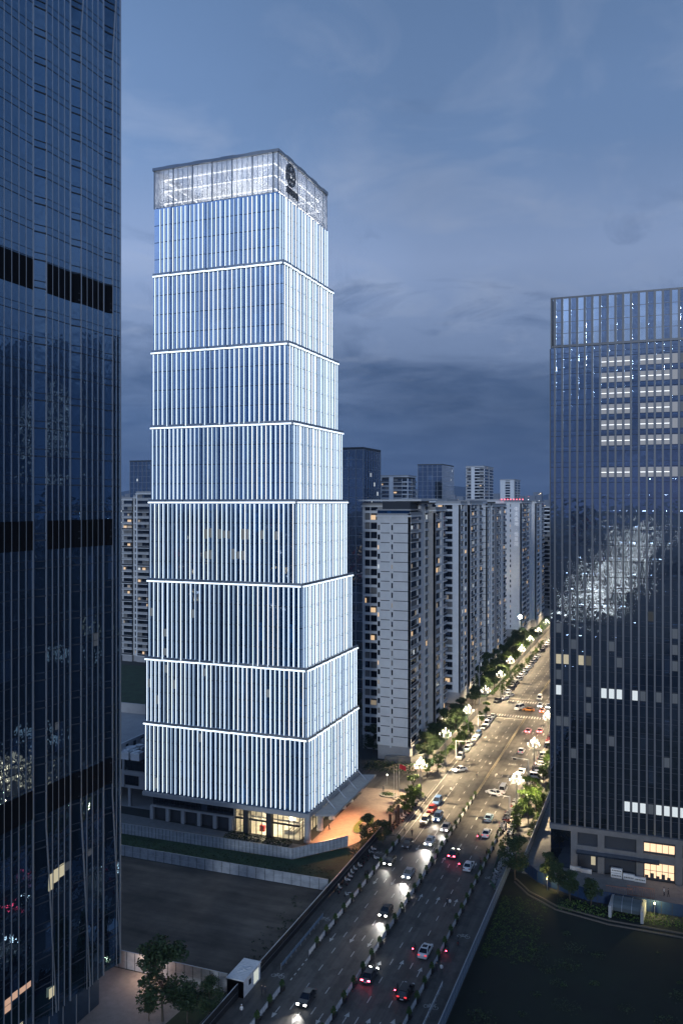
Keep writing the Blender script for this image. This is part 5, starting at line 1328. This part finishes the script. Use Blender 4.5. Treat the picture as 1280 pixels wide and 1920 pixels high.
# rail-like drain channel at the edge of the field
b = MB()
for off_ in (0, 1.6):
    P = [(-29.5,181+off_),(-26,176+off_),(-20,171.5+off_),(-10,169+off_),(60,167+off_)]
    for p, q in zip(P[:-1], P[1:]): b.bar((p[0],p[1],.12),(q[0],q[1],.12),.3,.24)
tag(b.build('drain_kerb', pmat('old_concrete', (.10,.085,.07), .9)), 'pair of pale drain kerbs curving along the edge of the dark field', 'drain')
# scrub on the dark field (uncountable)
rng = random.Random(41); b = MB()
for i in range(210):
    x, y = rng.uniform(-30,45), 60+114*rng.random()**.8
    k_ = rng.choice((.5,.8,1.2,2.0))
    if y > 168-.2*(x+30)-k_: continue
    leaf_blob(b, (x,y,.2*k_), (1.3*k_,1.0*k_,.5*k_), int(80*k_), rng.uniform(.18,.34), rng)
for i in range(900):  # brighter leaf colour stands in for the light on this corner
    x, y = -30.5+9*rng.random()**1.5, 150+24*rng.random()
    leaf_blob(b, (x,y,.12), (.4,.4,.25), 4, rng.uniform(.15,.3), rng, 1.0, 1)
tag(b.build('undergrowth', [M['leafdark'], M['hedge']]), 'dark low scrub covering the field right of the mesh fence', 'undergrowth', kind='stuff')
rng = random.Random(42); b = MB()
for i in range(3500):
    leaf_blob(b, (rng.uniform(-150,-66),rng.uniform(163.6,173.2),.08), (.2,.2,.12), 2, rng.uniform(.2,.4), rng)
tag(b.build('grass', M['leafdark']), 'rough dark grass between the two pale hoardings', 'grass', kind='stuff')

rng = random.Random(43); b = MB()
for i in range(160):
    x, y = (rng.uniform(-140,-66), 125+rng.random()**3*8) if i % 2 else (rng.uniform(-70,-65.2), rng.uniform(126,162))
    leaf_blob(b, (x,y,.1), (.5,.4,.15), 7, rng.uniform(.15,.35), rng)
tag(b.build('weeds', M['leafdark']), 'sparse weeds along the edges of the bare dirt lot', 'weeds', kind='stuff')

# ------------------------------------------------------------------ far city and hills
rng = random.Random(51)
cwall = pmat('city_wall', (.20,.21,.23), .9, var=.2, scale=.01); cl1 = emat('city_light_warm', (1,.72,.40), 6.0); cl2 = emat('city_light_white', (.9,.95,1), 6.0); cl3 = emat('city_light_red', (1,.12,.14), 3.0)
b = MB()
def cityblock(x, y, w_, d, h, nl, sz):
    b.box(x-w_/2, x+w_/2, y-d/2, y+d/2, 0, h, 0)
    for i in range(nl):
        s = sz*rng.uniform(.5,1.1); z = rng.uniform(2, h-2) if h > 5 else h; m_ = rng.choice((1,1,1,2,2,3))
        # lights on the faces turned to the viewer's side and the street side
        if y > 0: u = rng.uniform(x-w_/2+1, x+w_/2-1); b.box(u-s/2, u+s/2, y-d/2-.3, y-d/2-.05, z-s/2, z+s/2, m_)
        else: u = rng.uniform(x-w_/2+1, x+w_/2-1); b.box(u-s/2, u+s/2, y+d/2+.05, y+d/2+.3, z-s/2, z+s/2, m_)
for i in range(520):    # city ahead
    dist = rng.uniform(950, 4200); ang = R(20.7)+rng.uniform(-.62, .62)
    x, y = -math.sin(ang)*dist, math.cos(ang)*dist
    if -64-60 < x < 30 and y < 800: continue
    h = rng.choice((12,18,24,30,45,60,70))*(.8 if dist < 1500 else 1.0)
    cityblock(x, y, rng.uniform(18,50), rng.uniform(15,40), min(h, 74) if dist < 2600 else rng.uniform(70, 70+dist*.017), 8, 1.0*dist/1200)
for i in range(150):    # city behind and beside the camera, seen only in the glass
    dist = rng.uniform(160, 1500); ang = R(200)+rng.uniform(-1.5, 1.5)
    x, y = -math.sin(ang)*dist, math.cos(ang)*dist
    if (abs(x) < 70 and y > -60) or abs(x+48) < 60: continue
    cityblock(x, y, rng.uniform(18,40), rng.uniform(15,30), rng.choice((20,30,50,60,70,76)), 9, 1.0)
for i in range(330):    # the same street behind the camera, seen only as a reflection
    D_ = 1/(1/570+rng.random()*(1/2900-1/570)); y = -(D_*.94-355); sd = rng.choice((-1,1)); x = -46+sd*abs(rng.gauss(9, 7+abs(y)*.013)); z = 11 if rng.random() < .5 else rng.uniform(1, 16); s = rng.uniform(.09,.26)*(1+abs(y)/800)
    b.box(x-s, x+s, y-s, y+s, z-s, z+s*rng.uniform(1,2), 4)
o = b.build('distant_city', [cwall, cl1, cl2, cl3, emat('city_lamp', (1,.93,.78), 26)]); tag(o, 'far-off city of low blocks and specks of light below the hills', 'city', kind='stuff')
b = MB(); n = 90; ang0 = R(20.7); dist = 6500
prev = None
for i in range(n+1):
    a = ang0+1.1-2.2*i/n; h = 165+38*math.sin(i*.55)+26*math.sin(i*1.37+1)+12*math.sin(i*2.9)+rng.uniform(-5,5)
    p = (-math.sin(a)*dist, math.cos(a)*dist); q = (-math.sin(a)*(dist+1600), math.cos(a)*(dist+1600)); f_ = (-math.sin(a)*(dist-900), math.cos(a)*(dist-900))
    cur = ((f_[0],f_[1],-2),(p[0],p[1],h),(q[0],q[1],h*.5))
    if prev: b.quad(prev[0],cur[0],cur[1],prev[1]); b.quad(prev[1],cur[1],cur[2],prev[2])
    prev = cur
struct(b, 'hills', M['hills'])
for p_ in (TV[i] for i in range(4)): pass

# ------------------------------------------------------------------ evening haze
b = MB(); b.box(-5200, 5200, -2800, 8200, -1, 420)
hz = bpy.data.materials.new('evening_haze'); hz.use_nodes = True; hn = hz.node_tree; hn.nodes.clear()
pv = N(hn, 'ShaderNodeVolumePrincipled', ins={'Color': (.55,.68,.9,1), 'Density': .00009, 'Anisotropy': .2})
hn.links.new(pv.outputs[0], N(hn, 'ShaderNodeOutputMaterial').inputs['Volume'])
o = b.build('haze', hz); o['kind'] = 'stuff'; tag(o, 'thin blue evening haze over the city', 'haze', kind='stuff')
sc.cycles.volume_bounces = 0
